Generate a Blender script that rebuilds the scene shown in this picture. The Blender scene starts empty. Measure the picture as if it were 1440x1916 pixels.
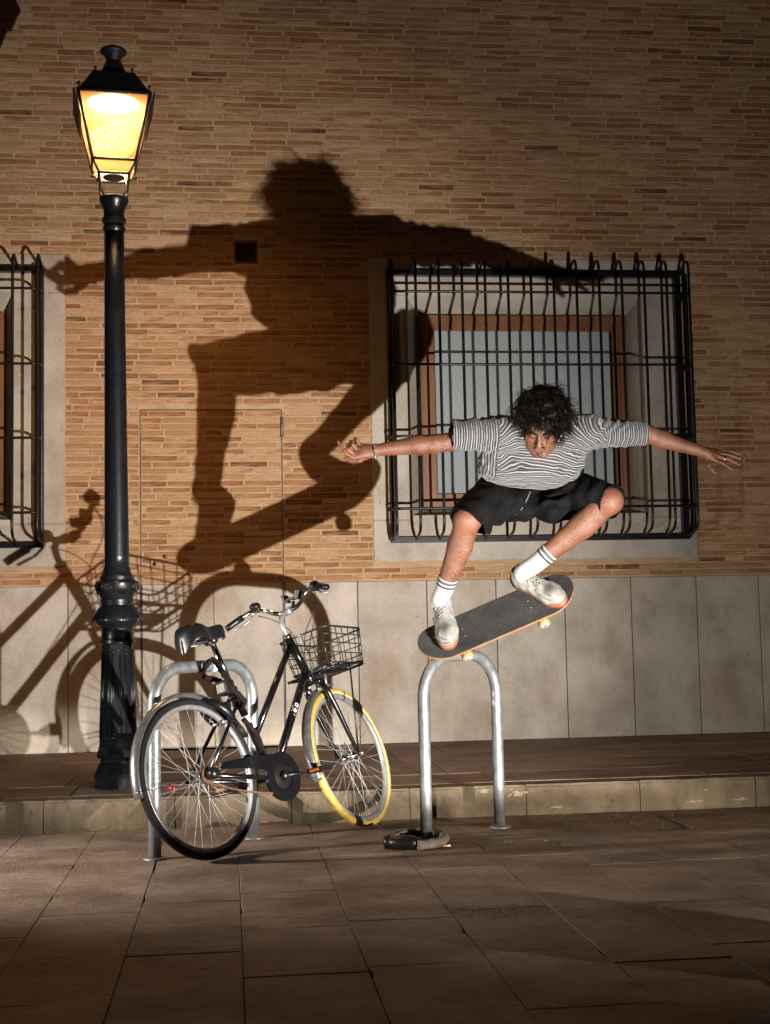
import bpy, bmesh, math, random
import numpy as np
from mathutils import Vector, Matrix

scene = bpy.context.scene
rad = math.radians
rng = random.Random(7)
col = scene.collection

# ---------------------------------------------------------------- camera
IW, IH, F = 1440.0, 1916.0, 2550.0          # photograph size, focal length in its pixels
CAM_H, YAW, TILT, ROLL = 0.97, rad(6.55), rad(4.88), rad(1.17)
_f = np.array([math.sin(YAW)*math.cos(TILT), math.cos(YAW)*math.cos(TILT), math.sin(TILT)])
_r0 = np.array([math.cos(YAW), -math.sin(YAW), 0.0]); _u0 = np.cross(_r0, _f)
_r = math.cos(ROLL)*_r0 - math.sin(ROLL)*_u0
_u = math.sin(ROLL)*_r0 + math.cos(ROLL)*_u0
CO = np.array([0.0, 0.0, CAM_H])
cd = bpy.data.cameras.new('camera'); cam = bpy.data.objects.new('camera', cd); col.objects.link(cam)
cam.matrix_world = Matrix(((_r[0], _u[0], -_f[0], CO[0]), (_r[1], _u[1], -_f[1], CO[1]), (_r[2], _u[2], -_f[2], CO[2]), (0, 0, 0, 1)))
cd.sensor_fit = 'HORIZONTAL'; cd.sensor_width = 36.0; cd.lens = 36.0*F/IW
cd.clip_start = 0.05; cd.clip_end = 400
scene.camera = cam

# ---------------------------------------------------------------- night sky, strobes, exposure
world = bpy.data.worlds.new('World'); scene.world = world; world.use_nodes = True
wn = world.node_tree
sky = wn.nodes.new('ShaderNodeTexSky'); sky.sky_type = 'NISHITA'; sky.sun_disc = False
sky.sun_elevation = rad(-4.0); sky.sun_rotation = rad(200)
wn.links.new(sky.outputs[0], wn.nodes['Background'].inputs[0])
wn.nodes['Background'].inputs[1].default_value = 0.015

def spot(name, loc, target, power, angle, blend, size, colour=(1, 1, 1), tall=1.0):
    l = bpy.data.lights.new(name, 'SPOT'); l.energy = power; l.spot_size = rad(angle); l.spot_blend = blend
    l.shadow_soft_size = size; l.color = colour
    o = bpy.data.objects.new(name, l); col.objects.link(o); o.location = loc
    d = Vector(target)-Vector(loc); o.rotation_euler = d.to_track_quat('-Z', 'Y').to_euler(); o.scale = (1, tall, 1)
    return o
# the photographer's strobes: one low in front on the right, aimed up at the skater; one far right along the kerb; one low on the left
spot('strobe_key', (1.98, 3.12, 0.33), (-0.3, 9.72, 1.55), 2080, 62, 1.0, 0.011, (1.0, 0.93, 0.86))
spot('strobe_key_spill', (1.98, 3.12, 0.33), (0.6, 9.72, 3.4), 560, 104, 1.0, 0.011, (1.0, 0.93, 0.86))
spot('strobe_kerb', (6.5, -0.7, 0.36), (0.9, 6.4, 0.0), 5800, 30, 0.7, 0.03, (1.0, 0.88, 0.74), 0.2)
spot('strobe_side', (-2.7, 5.6, 0.75), (1.6, 6.35, 0.0), 640, 78, 1.0, 0.03, (1.0, 0.93, 0.86))
scene.view_settings.view_transform = 'Standard'; scene.view_settings.look = 'None'
scene.view_settings.exposure = 0.0; scene.view_settings.gamma = 1.0
scene.render.engine = 'CYCLES'

# ---------------------------------------------------------------- measuring helpers (photo pixel -> place)
def ray(x, y): return _f + _r*((x-IW/2)/F) - _u*((y-IH/2)/F)
def on_y(x, y, Y): d = ray(x, y); return CO + d*(Y/d[1])
def on_z(x, y, z): d = ray(x, y); return CO + d*((z-CAM_H)/d[2])
def at(x, y, D): return CO + ray(x, y)*D
def to_px(P):
    d = np.asarray(P, float)-CO; z = d@_f
    return np.array([IW/2+F*(d@_r)/z, IH/2-F*(d@_u)/z])

WY, KY, KZ = 9.72, 6.99, 0.155              # wall face, kerb face, pavement height

# ---------------------------------------------------------------- materials
def mat(name, color, rough=0.6, metal=0.0, var=None, scale=8.0, stretch=(1, 1, 1), bump=0.0, bscale=60.0, detail=4.0,
        coat=0.0, spec=0.5, fac=(0.35, 0.7), bdist=0.01):
    m = bpy.data.materials.new(name); m.use_nodes = True; n = m.node_tree; b = n.nodes['Principled BSDF']
    b.inputs['Base Color'].default_value = (*color, 1); b.inputs['Roughness'].default_value = rough
    b.inputs['Metallic'].default_value = metal; b.inputs['Specular IOR Level'].default_value = spec
    if coat: b.inputs['Coat Weight'].default_value = coat; b.inputs['Coat Roughness'].default_value = 0.08
    tc = None
    def mapped(sc):
        nonlocal tc
        tc = tc or n.nodes.new('ShaderNodeTexCoord')
        mp = n.nodes.new('ShaderNodeMapping'); mp.inputs['Scale'].default_value = [s*sc for s in stretch]
        n.links.new(tc.outputs['Object'], mp.inputs[0]); return mp
    if var:
        t = n.nodes.new('ShaderNodeTexNoise'); t.inputs['Scale'].default_value = 1; t.inputs['Detail'].default_value = detail
        n.links.new(mapped(scale).outputs[0], t.inputs[0])
        r = n.nodes.new('ShaderNodeValToRGB'); r.color_ramp.elements[0].position = fac[0]; r.color_ramp.elements[1].position = fac[1]
        r.color_ramp.elements[0].color = (*color, 1); r.color_ramp.elements[1].color = (*var, 1)
        n.links.new(t.outputs[0], r.inputs[0]); n.links.new(r.outputs[0], b.inputs['Base Color'])
    if bump:
        t = n.nodes.new('ShaderNodeTexNoise'); t.inputs['Scale'].default_value = 1; t.inputs['Detail'].default_value = 6
        n.links.new(mapped(bscale).outputs[0], t.inputs[0])
        bp = n.nodes.new('ShaderNodeBump'); bp.inputs['Strength'].default_value = bump; bp.inputs['Distance'].default_value = bdist
        n.links.new(t.outputs[0], bp.inputs['Height']); n.links.new(bp.outputs[0], b.inputs['Normal'])
    return m
def nodes_of(m): return m.node_tree, m.node_tree.nodes['Principled BSDF']
def new(n, kind, **kw):
    x = n.nodes.new(kind)
    for k, v in kw.items(): setattr(x, k, v)
    return x
def ramp(n, src, stops, interp='LINEAR'):
    r = n.nodes.new('ShaderNodeValToRGB'); r.color_ramp.interpolation = interp
    e = r.color_ramp.elements
    while len(e) < len(stops): e.new(0.5)
    for el, (p, c) in zip(e, stops): el.position = p; el.color = (*c, 1) if len(c) == 3 else c
    n.links.new(src, r.inputs[0]); return r.outputs[0]
def noise(n, scale, stretch=(1, 1, 1), detail=5, rough=0.55, coord='Object', off=(0, 0, 0)):
    tc = n.nodes.new('ShaderNodeTexCoord'); mp = n.nodes.new('ShaderNodeMapping'); mp.inputs['Scale'].default_value = [s*scale for s in stretch]
    mp.inputs['Location'].default_value = off
    n.links.new(tc.outputs[coord], mp.inputs[0]); t = n.nodes.new('ShaderNodeTexNoise'); t.inputs['Scale'].default_value = 1
    t.inputs['Detail'].default_value = detail; t.inputs['Roughness'].default_value = rough
    n.links.new(mp.outputs[0], t.inputs[0]); return t.outputs[0]
def mix(n, fac, a, b, mode='MIX'):
    m = n.nodes.new('ShaderNodeMix'); m.data_type = 'RGBA'; m.blend_type = mode
    for s, v in ((m.inputs[0], fac), (m.inputs[6], a), (m.inputs[7], b)):
        if hasattr(v, 'links'): n.links.new(v, s)
        elif isinstance(v, (int, float)): s.default_value = v
        else: s.default_value = (*v, 1)
    return m.outputs[2]
def bump(n, b, h, strength, dist):
    bp = n.nodes.new('ShaderNodeBump'); bp.inputs['Strength'].default_value = strength; bp.inputs['Distance'].default_value = dist
    n.links.new(h, bp.inputs['Height']); n.links.new(bp.outputs[0], b.inputs['Normal']); return bp

def emit(name, color, strength):
    m = bpy.data.materials.new(name); m.use_nodes = True; n, b = nodes_of(m)
    b.inputs['Base Color'].default_value = (*color, 1); b.inputs['Emission Color'].default_value = (*color, 1); b.inputs['Emission Strength'].default_value = strength
    return m

# ---------------------------------------------------------------- mesh helpers
class MB:
    """collects faces in world coordinates; build() links them as one mesh object"""
    def __init__(s): s.v = []; s.f = []; s.smooth = []; s.mi = []
    def add(s, vs, fs, smooth=False, mi=0):
        o = len(s.v); s.v.extend([tuple(map(float, p)) for p in vs]); s.f.extend([tuple(i+o for i in q) for q in fs])
        s.smooth.extend([smooth]*len(fs)); s.mi.extend([mi]*len(fs)); return s
    def hexa(s, p, mi=0):                 # 8 corners: bottom ring 0-3 ccw seen from above, top ring 4-7
        return s.add(p, [(3, 2, 1, 0), (4, 5, 6, 7), (0, 1, 5, 4), (1, 2, 6, 5), (2, 3, 7, 6), (3, 0, 4, 7)], False, mi)
    def box(s, lo, hi, mi=0):
        (a, b, c), (d, e, g) = lo, hi
        return s.hexa([(a, b, c), (d, b, c), (d, e, c), (a, e, c), (a, b, g), (d, b, g), (d, e, g), (a, e, g)], mi)
    def obox(s, c, ax, ay, az, hx, hy, hz, bev=0.0, mi=0):      # oriented box, optional chamfer
        c = np.array(c, float); ax, ay, az = [np.array(q, float) for q in (ax, ay, az)]
        if not bev:
            return s.hexa([c+ax*x*hx+ay*y*hy+az*z*hz for z in (-1, 1) for x, y in ((-1, -1), (1, -1), (1, 1), (-1, 1))], mi)
        bm = bmesh.new(); bmesh.ops.create_cube(bm, size=2.0)
        for v in bm.verts: v.co = (v.co.x*hx, v.co.y*hy, v.co.z*hz)
        bmesh.ops.bevel(bm, geom=bm.edges[:], offset=bev, segments=2, affect='EDGES', profile=0.6)
        bm.verts.index_update()
        vs = [c+ax*v.co.x+ay*v.co.y+az*v.co.z for v in bm.verts]; fs = [[v.index for v in f.verts] for f in bm.faces]
        bm.free(); return s.add(vs, fs, False, mi)
    def tube(s, pts, r, n=10, closed=False, caps=True, mi=0, flat=1.0, ref=None):
        pts = [np.array(p, float) for p in pts]; m = len(pts)
        rr = r if hasattr(r, '__len__') else [r]*m
        vs = []; T = []
        for i in range(m):
            a = pts[(i-1) % m] if (closed or i > 0) else pts[i]; b = pts[(i+1) % m] if (closed or i < m-1) else pts[i]
            t = b-a; T.append(t/(np.linalg.norm(t)+1e-12))
        if ref is None:
            ref = np.array([0, 0, 1.0]) if abs(T[0][2]) < 0.9 else np.array([1.0, 0, 0])
        N = np.cross(T[0], ref); N /= np.linalg.norm(N)+1e-12
        for i in range(m):
            N = N - T[i]*(N@T[i]); N /= np.linalg.norm(N)+1e-12; B = np.cross(T[i], N)
            for k in range(n):
                a = 2*math.pi*k/n; vs.append(pts[i]+(N*math.cos(a)+B*math.sin(a)*flat)*rr[i])
        fs = []
        for i in range(m if closed else m-1):
            j = (i+1) % m
            for k in range(n): fs.append((i*n+k, i*n+(k+1) % n, j*n+(k+1) % n, j*n+k))
        if caps and not closed: fs += [tuple(range(n-1, -1, -1)), tuple((m-1)*n+k for k in range(n))]
        return s.add(vs, fs, True, mi)
    def lathe(s, prof, c, n=32, axis=(0, 0, 1), xdir=None, smooth=True, mi=0, phase=0.0):   # prof: (radius, height)
        c = np.array(c, float); az = np.array(axis, float); az /= np.linalg.norm(az)
        xd = np.array(xdir if xdir is not None else ((1, 0, 0) if abs(az[0]) < 0.9 else (0, 1, 0)), float)
        xd = xd-az*(xd@az); xd /= np.linalg.norm(xd); yd = np.cross(az, xd)
        vs = []; fs = []
        for r, h in prof:
            for k in range(n):
                a = 2*math.pi*k/n+phase; vs.append(c+az*h+(xd*math.cos(a)+yd*math.sin(a))*max(r, 1e-5))
        for i in range(len(prof)-1):
            for k in range(n): fs.append((i*n+k, i*n+(k+1) % n, (i+1)*n+(k+1) % n, (i+1)*n+k))
        fs += [tuple(range(n-1, -1, -1)), tuple((len(prof)-1)*n+k for k in range(n))]
        return s.add(vs, fs, smooth, mi)
    def ball(s, c, r, n=12, axes=None, rings=8, mi=0):
        c = np.array(c, float); ax = axes if axes is not None else np.eye(3); r = np.array([r]*3 if np.isscalar(r) else r, float)
        vs = []; fs = []
        for i in range(rings+1):
            t = math.pi*i/rings
            for k in range(n):
                a = 2*math.pi*k/n; q = np.array([math.sin(t)*math.cos(a), math.sin(t)*math.sin(a), math.cos(t)])*r
                vs.append(c+ax[0]*q[0]+ax[1]*q[1]+ax[2]*q[2])
        for i in range(rings):
            for k in range(n): fs.append((i*n+k, (i+1)*n+k, (i+1)*n+(k+1) % n, i*n+(k+1) % n))
        return s.add(vs, fs, True, mi)
    def prism(s, poly, d, mi=0):           # poly: 3D points of one face, extruded by vector d
        n = len(poly); d = np.array(d, float); vs = [np.array(p, float) for p in poly]; vs += [p+d for p in vs]
        return s.add(vs, [tuple(range(n-1, -1, -1)), tuple(range(n, 2*n))]+[(i, (i+1) % n, n+(i+1) % n, n+i) for i in range(n)], False, mi)
    def mesh(s, name, base=(0, 0, 0), mats=()):
        me = bpy.data.meshes.new(name); b = np.array(base, float)
        me.from_pydata([tuple(np.array(p)-b) for p in s.v], [], s.f)
        me.polygons.foreach_set('use_smooth', s.smooth); me.polygons.foreach_set('material_index', s.mi)
        for m in mats: me.materials.append(m)
        me.update(); return me
    def build(s, name, m, parent=None, fix=False):
        base = wloc(parent)
        me = s.mesh(name, base, m if isinstance(m, (list, tuple)) else [m])
        if fix:
            bm = bmesh.new(); bm.from_mesh(me); bmesh.ops.recalc_face_normals(bm, faces=bm.faces[:]); bm.to_mesh(me); bm.free()
        return link(name, me, parent)
def wloc(o):
    p = np.zeros(3)
    while o is not None: p += np.array(o.location); o = o.parent
    return p
def link(name, me, parent=None, loc=None):
    o = bpy.data.objects.new(name, me); col.objects.link(o)
    if parent is not None: o.parent = parent
    if loc is not None: o.location = loc
    return o
def tag(o, label=None, cat=None, group=None, kind=None):
    for k, v in (('label', label), ('category', cat), ('group', group), ('kind', kind)):
        if v: o[k] = v
    return o
def thing(name, label, cat, loc, group=None):
    o = bpy.data.objects.new(name, None); col.objects.link(o); o.location = [float(q) for q in loc]; o.empty_display_size = 0.1
    return tag(o, label, cat, group)
def auto_smooth(o, ang=40):
    me = o.data; me.polygons.foreach_set('use_smooth', [True]*len(me.polygons)); me.set_sharp_from_angle(angle=rad(ang))
def arc(c, a, b, t0, t1, n=10):            # points c + a cos t + b sin t
    c, a, b = [np.array(q, float) for q in (c, a, b)]
    return [c+a*math.cos(t)+b*math.sin(t) for t in np.linspace(t0, t1, n)]
def norm(v): v = np.array(v, float); return v/np.linalg.norm(v)
# ================================================================ materials of the place
def brick_material():
    m = bpy.data.materials.new('brick_face'); m.use_nodes = True; n, b = nodes_of(m)
    a = new(n, 'ShaderNodeAttribute', attribute_name='tone')
    tv = new(n, 'ShaderNodeMath', operation='MULTIPLY_ADD'); tv.inputs[1].default_value = 0.75; n.links.new(noise(n, 4.5, (1, 1, 9), 5, 0.6, off=(7, 3, 1)), tv.inputs[0])
    ts = new(n, 'ShaderNodeMath', operation='SUBTRACT'); ts.inputs[1].default_value = 0.375; n.links.new(a.outputs['Fac'], ts.inputs[0]); n.links.new(ts.outputs[0], tv.inputs[2])
    base = ramp(n, tv.outputs[0], [(0.0, (0.36, 0.20, 0.095)), (0.28, (0.44, 0.26, 0.132)), (0.50, (0.56, 0.385, 0.235)), (0.60, (0.35, 0.172, 0.073)),
                                      (0.76, (0.275, 0.112, 0.042)), (0.90, (0.195, 0.074, 0.029)), (1.0, (0.10, 0.043, 0.021))])
    smear = ramp(n, noise(n, 5, (1, 1, 14), 6, 0.65), [(0.43, (0, 0, 0)), (0.68, (0.85, 0.85, 0.85))])
    c = mix(n, smear, base, (0.44, 0.28, 0.155))
    grit = ramp(n, noise(n, 90, (0.5, 1, 1), 4, 0.7), [(0.35, (0.62, 0.58, 0.55)), (0.6, (1, 1, 1))])
    c = mix(n, 0.8, c, grit, 'MULTIPLY')
    big = ramp(n, noise(n, 0.9, (1, 1, 1.4), 4), [(0.3, (0.72, 0.69, 0.66)), (0.65, (1.06, 1.05, 1.03))])
    c = mix(n, 1.0, c, big, 'MULTIPLY')
    n.links.new(c, b.inputs['Base Color']); b.inputs['Roughness'].default_value = 0.85; b.inputs['Specular IOR Level'].default_value = 0.25
    bump(n, b, noise(n, 70, (0.35, 1, 1), 6, 0.7), 0.7, 0.004)
    return m
M_brick = brick_material()
M_mortar = mat('mortar', (0.36, 0.235, 0.135), 0.92, var=(0.49, 0.345, 0.21), scale=7, stretch=(1, 1, 5), bump=0.7, bscale=90, detail=6, bdist=0.004, spec=0.2)
def stone_material(name, lo, mid, hi, stain, scale=2.2, pits=0.5):
    m = bpy.data.materials.new(name); m.use_nodes = True; n, b = nodes_of(m)
    c = ramp(n, noise(n, scale, (1, 1, 1), 8, 0.6), [(0.28, lo), (0.5, mid), (0.72, hi)])
    st = ramp(n, noise(n, scale*0.8, (1.3, 1.3, 0.6), 6, 0.6, off=(3, 1, 7)), [(0.50, (0, 0, 0)), (0.74, (0.8, 0.8, 0.8))])
    c = mix(n, st, c, stain)
    fine = ramp(n, noise(n, 120, (1, 1, 1), 3, 0.7), [(0.3, (0.80, 0.78, 0.76)), (0.62, (1.04, 1.04, 1.04))])
    c = mix(n, 0.8, c, fine, 'MULTIPLY')
    dots = ramp(n, noise(n, 34, (1, 1, 1), 2, 0.5, off=(1, 5, 2)), [(0.23, (0.35, 0.28, 0.22)), (0.30, (1, 1, 1))])
    c = mix(n, pits, c, dots, 'MULTIPLY')
    oi = new(n, 'ShaderNodeObjectInfo'); rnd = ramp(n, oi.outputs['Random'], [(0, (0.88, 0.87, 0.86)), (1, (1.05, 1.05, 1.05))])
    c = mix(n, 1.0, c, rnd, 'MULTIPLY')
    n.links.new(c, b.inputs['Base Color']); b.inputs['Roughness'].default_value = 0.75; b.inputs['Specular IOR Level'].default_value = 0.3
    bump(n, b, noise(n, 60, (1, 1, 1), 8, 0.7), 0.5, 0.004)
    return m
M_stone = stone_material('limestone', (0.29, 0.255, 0.21), (0.425, 0.385, 0.33), (0.52, 0.475, 0.415), (0.28, 0.20, 0.13), 2.6, 0.8)
M_kerb = stone_material('kerb_stone', (0.075, 0.056, 0.034), (0.12, 0.093, 0.058), (0.18, 0.142, 0.094), (0.055, 0.038, 0.022), 6, 0.8)
def paving_material(name, lo, mid, hi, rough=0.62):
    m = bpy.data.materials.new(name); m.use_nodes = True; n, b = nodes_of(m)
    c = ramp(n, noise(n, 3.5, (1, 1, 1), 8, 0.65), [(0.28, lo), (0.5, mid), (0.75, hi)])
    dirt = ramp(n, noise(n, 1.6, (1, 1.6, 1), 6, 0.6, off=(9, 2, 0)), [(0.44, (1, 1, 1)), (0.66, (0.48, 0.43, 0.38))])
    c = mix(n, 1.0, c, dirt, 'MULTIPLY')
    spots = ramp(n, noise(n, 22, (1, 1.8, 1), 3, 0.6, off=(4, 4, 0)), [(0.27, (0.4, 0.36, 0.32)), (0.34, (1, 1, 1))])
    c = mix(n, 0.9, c, spots, 'MULTIPLY')
    fine = ramp(n, noise(n, 160, (1, 1, 1), 3, 0.7), [(0.3, (0.62, 0.59, 0.56)), (0.65, (1.12, 1.10, 1.08))])
    c = mix(n, 0.9, c, fine, 'MULTIPLY')
    wear = ramp(n, noise(n, 15, (1, 2.2, 1), 7, 0.7, off=(6, 1, 0)), [(0.34, (0.66, 0.62, 0.58)), (0.5, (1, 1, 1)), (0.68, (1.16, 1.14, 1.12))])
    c = mix(n, 0.85, c, wear, 'MULTIPLY')
    oi = new(n, 'ShaderNodeObjectInfo'); rnd = ramp(n, oi.outputs['Random'], [(0, (0.80, 0.79, 0.78)), (1, (1.08, 1.07, 1.06))])
    c = mix(n, 1.0, c, rnd, 'MULTIPLY')
    n.links.new(c, b.inputs['Base Color']); b.inputs['Roughness'].default_value = rough; b.inputs['Specular IOR Level'].default_value = 0.35
    mx = new(n, 'ShaderNodeMath', operation='ADD'); ml = new(n, 'ShaderNodeMath', operation='MULTIPLY'); ml.inputs[1].default_value = 2.2
    n.links.new(noise(n, 9, (1, 1.5, 1), 7, 0.7, off=(2, 2, 2)), ml.inputs[0]); n.links.new(ml.outputs[0], mx.inputs[0]); n.links.new(noise(n, 75, (1, 1, 1), 6, 0.7), mx.inputs[1])
    bump(n, b, mx.outputs[0], 0.9, 0.006)
    return m
M_pave = paving_material('plaza_slab_stone', (0.165, 0.126, 0.098), (0.25, 0.197, 0.156), (0.34, 0.277, 0.225))
M_walk = paving_material('sidewalk_stone', (0.19, 0.13, 0.088), (0.26, 0.185, 0.13), (0.32, 0.235, 0.17))
M_joint = mat('joint_dirt', (0.035, 0.026, 0.018), 0.95, var=(0.08, 0.06, 0.04), scale=30, bump=0.8, bscale=80)
M_iron = mat('grille_iron', (0.006, 0.006, 0.0065), 0.3, 0.0, var=(0.010, 0.0095, 0.009), scale=40, bump=0.3, bscale=110, spec=0.3, bdist=0.003)
M_wood = mat('varnished_wood', (0.13, 0.05, 0.014), 0.45, var=(0.21, 0.09, 0.028), scale=9, stretch=(1, 1, 0.12), bump=0.15, bscale=80, coat=0.15)
M_blind = mat('blind_fabric', (0.29, 0.325, 0.33), 0.9, var=(0.32, 0.355, 0.36), scale=3)
M_steel = mat('door_steel', (0.20, 0.17, 0.14), 0.5, 0.3, var=(0.13, 0.10, 0.08), scale=20, bump=0.2)
M_dark = mat('dark_void', (0.012, 0.010, 0.009), 0.9)
def glass_material(name, tint=(1, 1, 1), ior=1.45, clear=0.9):
    m = bpy.data.materials.new(name); m.use_nodes = True; n = m.node_tree; n.nodes.clear()
    out = new(n, 'ShaderNodeOutputMaterial'); tr = new(n, 'ShaderNodeBsdfTransparent'); tr.inputs[0].default_value = (*tint, 1)
    gl = new(n, 'ShaderNodeBsdfGlossy'); gl.inputs['Roughness'].default_value = 0.02
    fr = new(n, 'ShaderNodeFresnel'); fr.inputs[0].default_value = ior; mx = new(n, 'ShaderNodeMixShader')
    n.links.new(fr.outputs[0], mx.inputs[0]); n.links.new(tr.outputs[0], mx.inputs[1]); n.links.new(gl.outputs[0], mx.inputs[2]); n.links.new(mx.outputs[0], out.inputs[0])
    return m
M_glass = glass_material('window_glass')

# ================================================================ ground: plaza slabs, kerb, raised sidewalk
XL, XR = -4.5, 7.0
ground = MB().add([(-60, -60, -0.03), (60, -60, -0.03), (60, KY+0.1, -0.03), (-60, KY+0.1, -0.03)], [(0, 1, 2, 3)]).build('ground', M_joint)
tag(ground, kind='structure')
plaza = tag(MB().add([(XL, -1, -0.022), (XR, -1, -0.022), (XR, KY, -0.022), (XL, KY, -0.022)], [(0, 1, 2, 3)]).build('plaza', M_joint), kind='structure')

def slab(x0, x1, y0, y1, zt, jit, depth, chips=0.35):
    """paving slab: chipped outline, chamfered rim, slightly tilted top"""
    pts = []
    def side(ax, ay, bx, by):
        L = math.hypot(bx-ax, by-ay); n = max(3, int(L/0.07)); nx, ny = -(by-ay)/L, (bx-ax)/L
        for i in range(n):
            t = i/n; d = abs(rng.gauss(0, jit)) if i else jit*0.6
            if rng.random() < chips*0.09: d += rng.uniform(0.003, 0.010)
            pts.append((ax+(bx-ax)*t+nx*d, ay+(by-ay)*t+ny*d))
    side(x0, y0, x1, y0); side(x1, y0, x1, y1); side(x1, y1, x0, y1); side(x0, y1, x0, y0)
    cx, cy = (x0+x1)/2, (y0+y1)/2; tx, ty = rng.gauss(0, 0.0016), rng.gauss(0, 0.0012); dz = rng.gauss(0, 0.0008)
    top = lambda x, y: zt+dz+(x-cx)*tx+(y-cy)*ty
    n = len(pts); inner = []
    for (x, y) in pts:
        L = math.hypot(x-cx, y-cy); k = 1-0.0022/L; inner.append((cx+(x-cx)*k, cy+(y-cy)*k))
    v = [(x, y, zt-depth) for x, y in pts]+[(x, y, top(x, y)-0.0022) for x, y in pts]+[(x, y, top(x, y)) for x, y in inner]
    f = [(i, (i+1) % n, n+(i+1) % n, n+i) for i in range(n)]+[(n+i, n+(i+1) % n, 2*n+(i+1) % n, 2*n+i) for i in range(n)]+[tuple(range(2*n, 3*n))]
    return MB().add(v, f)
colx = [on_z(*q, 0)[0] for q in ((100, 1675), (255, 1725), (452, 1745), (655, 1730), (865, 1735), (1070, 1732))]
pitch = (colx[-1]-colx[0])/5
xs = [colx[0]+pitch*i for i in range(-7, 14)]
for i in range(6): xs[7+i] = colx[i]
for i in range(len(xs)-1):
    y = 1.8+rng.uniform(0, 0.5)
    while y < KY-0.02:
        y1 = min(y+rng.choice((0.62, 0.62, 0.7, 0.55, 0.8)), KY-0.012)
        if KY-0.012-y1 < 0.2: y1 = KY-0.012
        g = 0.0005
        if -2.2 < (xs[i]+xs[i+1])/2 < 4.2 and y1 > 2.4:
            slab(xs[i]+g, xs[i+1]-g, y+g, y1-g, 0.0, 0.0005, 0.03).build('slab', M_pave, plaza)
        y = y1
rest = MB()
for a, b in ((XL, xs[0]), (xs[-1], XR)): rest.box((a, 1.0, -0.02), (b, KY-0.01, -0.003))
rest.box((xs[0], -1.0, -0.02), (xs[-1], 1.75, -0.003))
tag(rest.build('slab_field', M_pave, plaza), kind='stuff')

sidewalk = tag(MB().box((XL-3, KY+0.16, -0.02), (XR+3, WY+0.02, KZ-0.02)).build('sidewalk', M_joint), kind='structure')
for r, (ya, yb) in enumerate(((KY+0.163, 7.62), (7.62, 8.28), (8.28, 8.98), (8.98, WY-0.004))):
    x = XL+rng.uniform(0, 0.5)
    while x < XR:
        x1 = x+rng.choice((0.95, 1.05, 1.15))
        slab(x+0.002, x1-0.002, ya+0.002, yb-0.002, KZ, 0.001, 0.03, 0.08).build('slab', M_walk, sidewalk); x = x1
kerb = tag(MB().box((XL-3, KY+0.02, -0.02), (XR+3, KY+0.155, KZ-0.03)).build('kerb', M_joint), kind='structure')
def kerb_stone(x0, x1):
    bm = bmesh.new(); bmesh.ops.create_cube(bm, size=1.0)
    for v in bm.verts: v.co = ((x0+x1)/2+v.co.x*(x1-x0), KY+0.08+v.co.y*0.158, (KZ-0.02)/2+v.co.z*(KZ+0.016))
    bmesh.ops.subdivide_edges(bm, edges=[e for e in bm.edges if abs(e.verts[0].co.x-e.verts[1].co.x) > 0.1], cuts=9)
    fr = [e for e in bm.edges if all(v.co.y < KY+0.02 and v.co.z > KZ-0.03 for v in e.verts)]
    bmesh.ops.bevel(bm, geom=fr, offset=0.012, segments=2, affect='EDGES')
    for v in bm.verts:
        if v.co.y < KY+0.03: v.co.y += rng.gauss(0, 0.0018); v.co.z += rng.gauss(0, 0.0012) if v.co.z > 0.1 else 0
    me = bpy.data.meshes.new('kerb_stone'); bm.to_mesh(me); bm.free(); me.materials.append(M_kerb)
    return link('kerb_stone', me, kerb)
kj = [on_y(x, 1510, KY)[0] for x in (81, 327, 545, 767, 985, 1198, 1415)]
kx = [kj[0]-0.6*i for i in range(6, 0, -1)]+kj+[kj[-1]+0.58*i for i in range(1, 7)]
for a, b in zip(kx[:-1], kx[1:]): kerb_stone(a+0.002, b-0.002)
# scabs of pale cement left on the kerb face
sp = MB()
for px, py, w, h in ((968, 1484, 20, 7), (905, 1480, 12, 4), (1040, 1510, 20, 3), (1296, 1499, 24, 4), (1388, 1495, 22, 4), (955, 1487, 9, 5), (1320, 1478, 6, 3)):
    c = on_y(px, py, KY-0.001); k = 2*c[1]/F/2; poly = []
    for i in range(16):
        t = 2*math.pi*i/16; rr = rng.uniform(0.35, 1.1); poly.append((c[0]+math.cos(t)*w*k*rr, KY+0.006, c[2]+math.sin(t)*h*k*rr))
    sp.prism(poly, (0, -0.0085, 0))
M_cement = mat('cement_scab', (0.27, 0.22, 0.165), 0.9, var=(0.16, 0.125, 0.085), scale=60, bump=0.6)
tag(sp.build('cement_scab', M_cement, kerb, fix=True), kind='stuff')
# gravel crumbs lying on the worn slabs
gr = MB()
def crumb(x, y, s):
    a = rng.uniform(0, 6.28); z = rng.uniform(0.3, 0.6)*s
    p = [(x+math.cos(a+k*1.57)*s*rng.uniform(0.6, 1.2), y+math.sin(a+k*1.57)*s*rng.uniform(0.6, 1.2), 0.0) for k in range(4)]
    gr.add(p+[(x, y, z+0.002)], [(0, 1, 4), (1, 2, 4), (2, 3, 4), (3, 0, 4)])
for i in range(1500):
    x = rng.uniform(-1.2, 2.9); y = KY-abs(rng.gauss(0, 1.1)); crumb(x, y, rng.uniform(0.0012, 0.0035))
pc = on_z(940, 1702, 0)
for i in range(700): crumb(pc[0]+rng.gauss(0, 0.12), pc[1]+rng.gauss(0, 0.06), rng.uniform(0.0012, 0.004))
tag(gr.build('gravel', mat('gravel_grit', (0.16, 0.12, 0.085), 0.9, var=(0.30, 0.235, 0.175), scale=50)), 'pale grit and crumbled stone scattered over the plaza slabs', 'gravel', kind='stuff')

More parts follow.
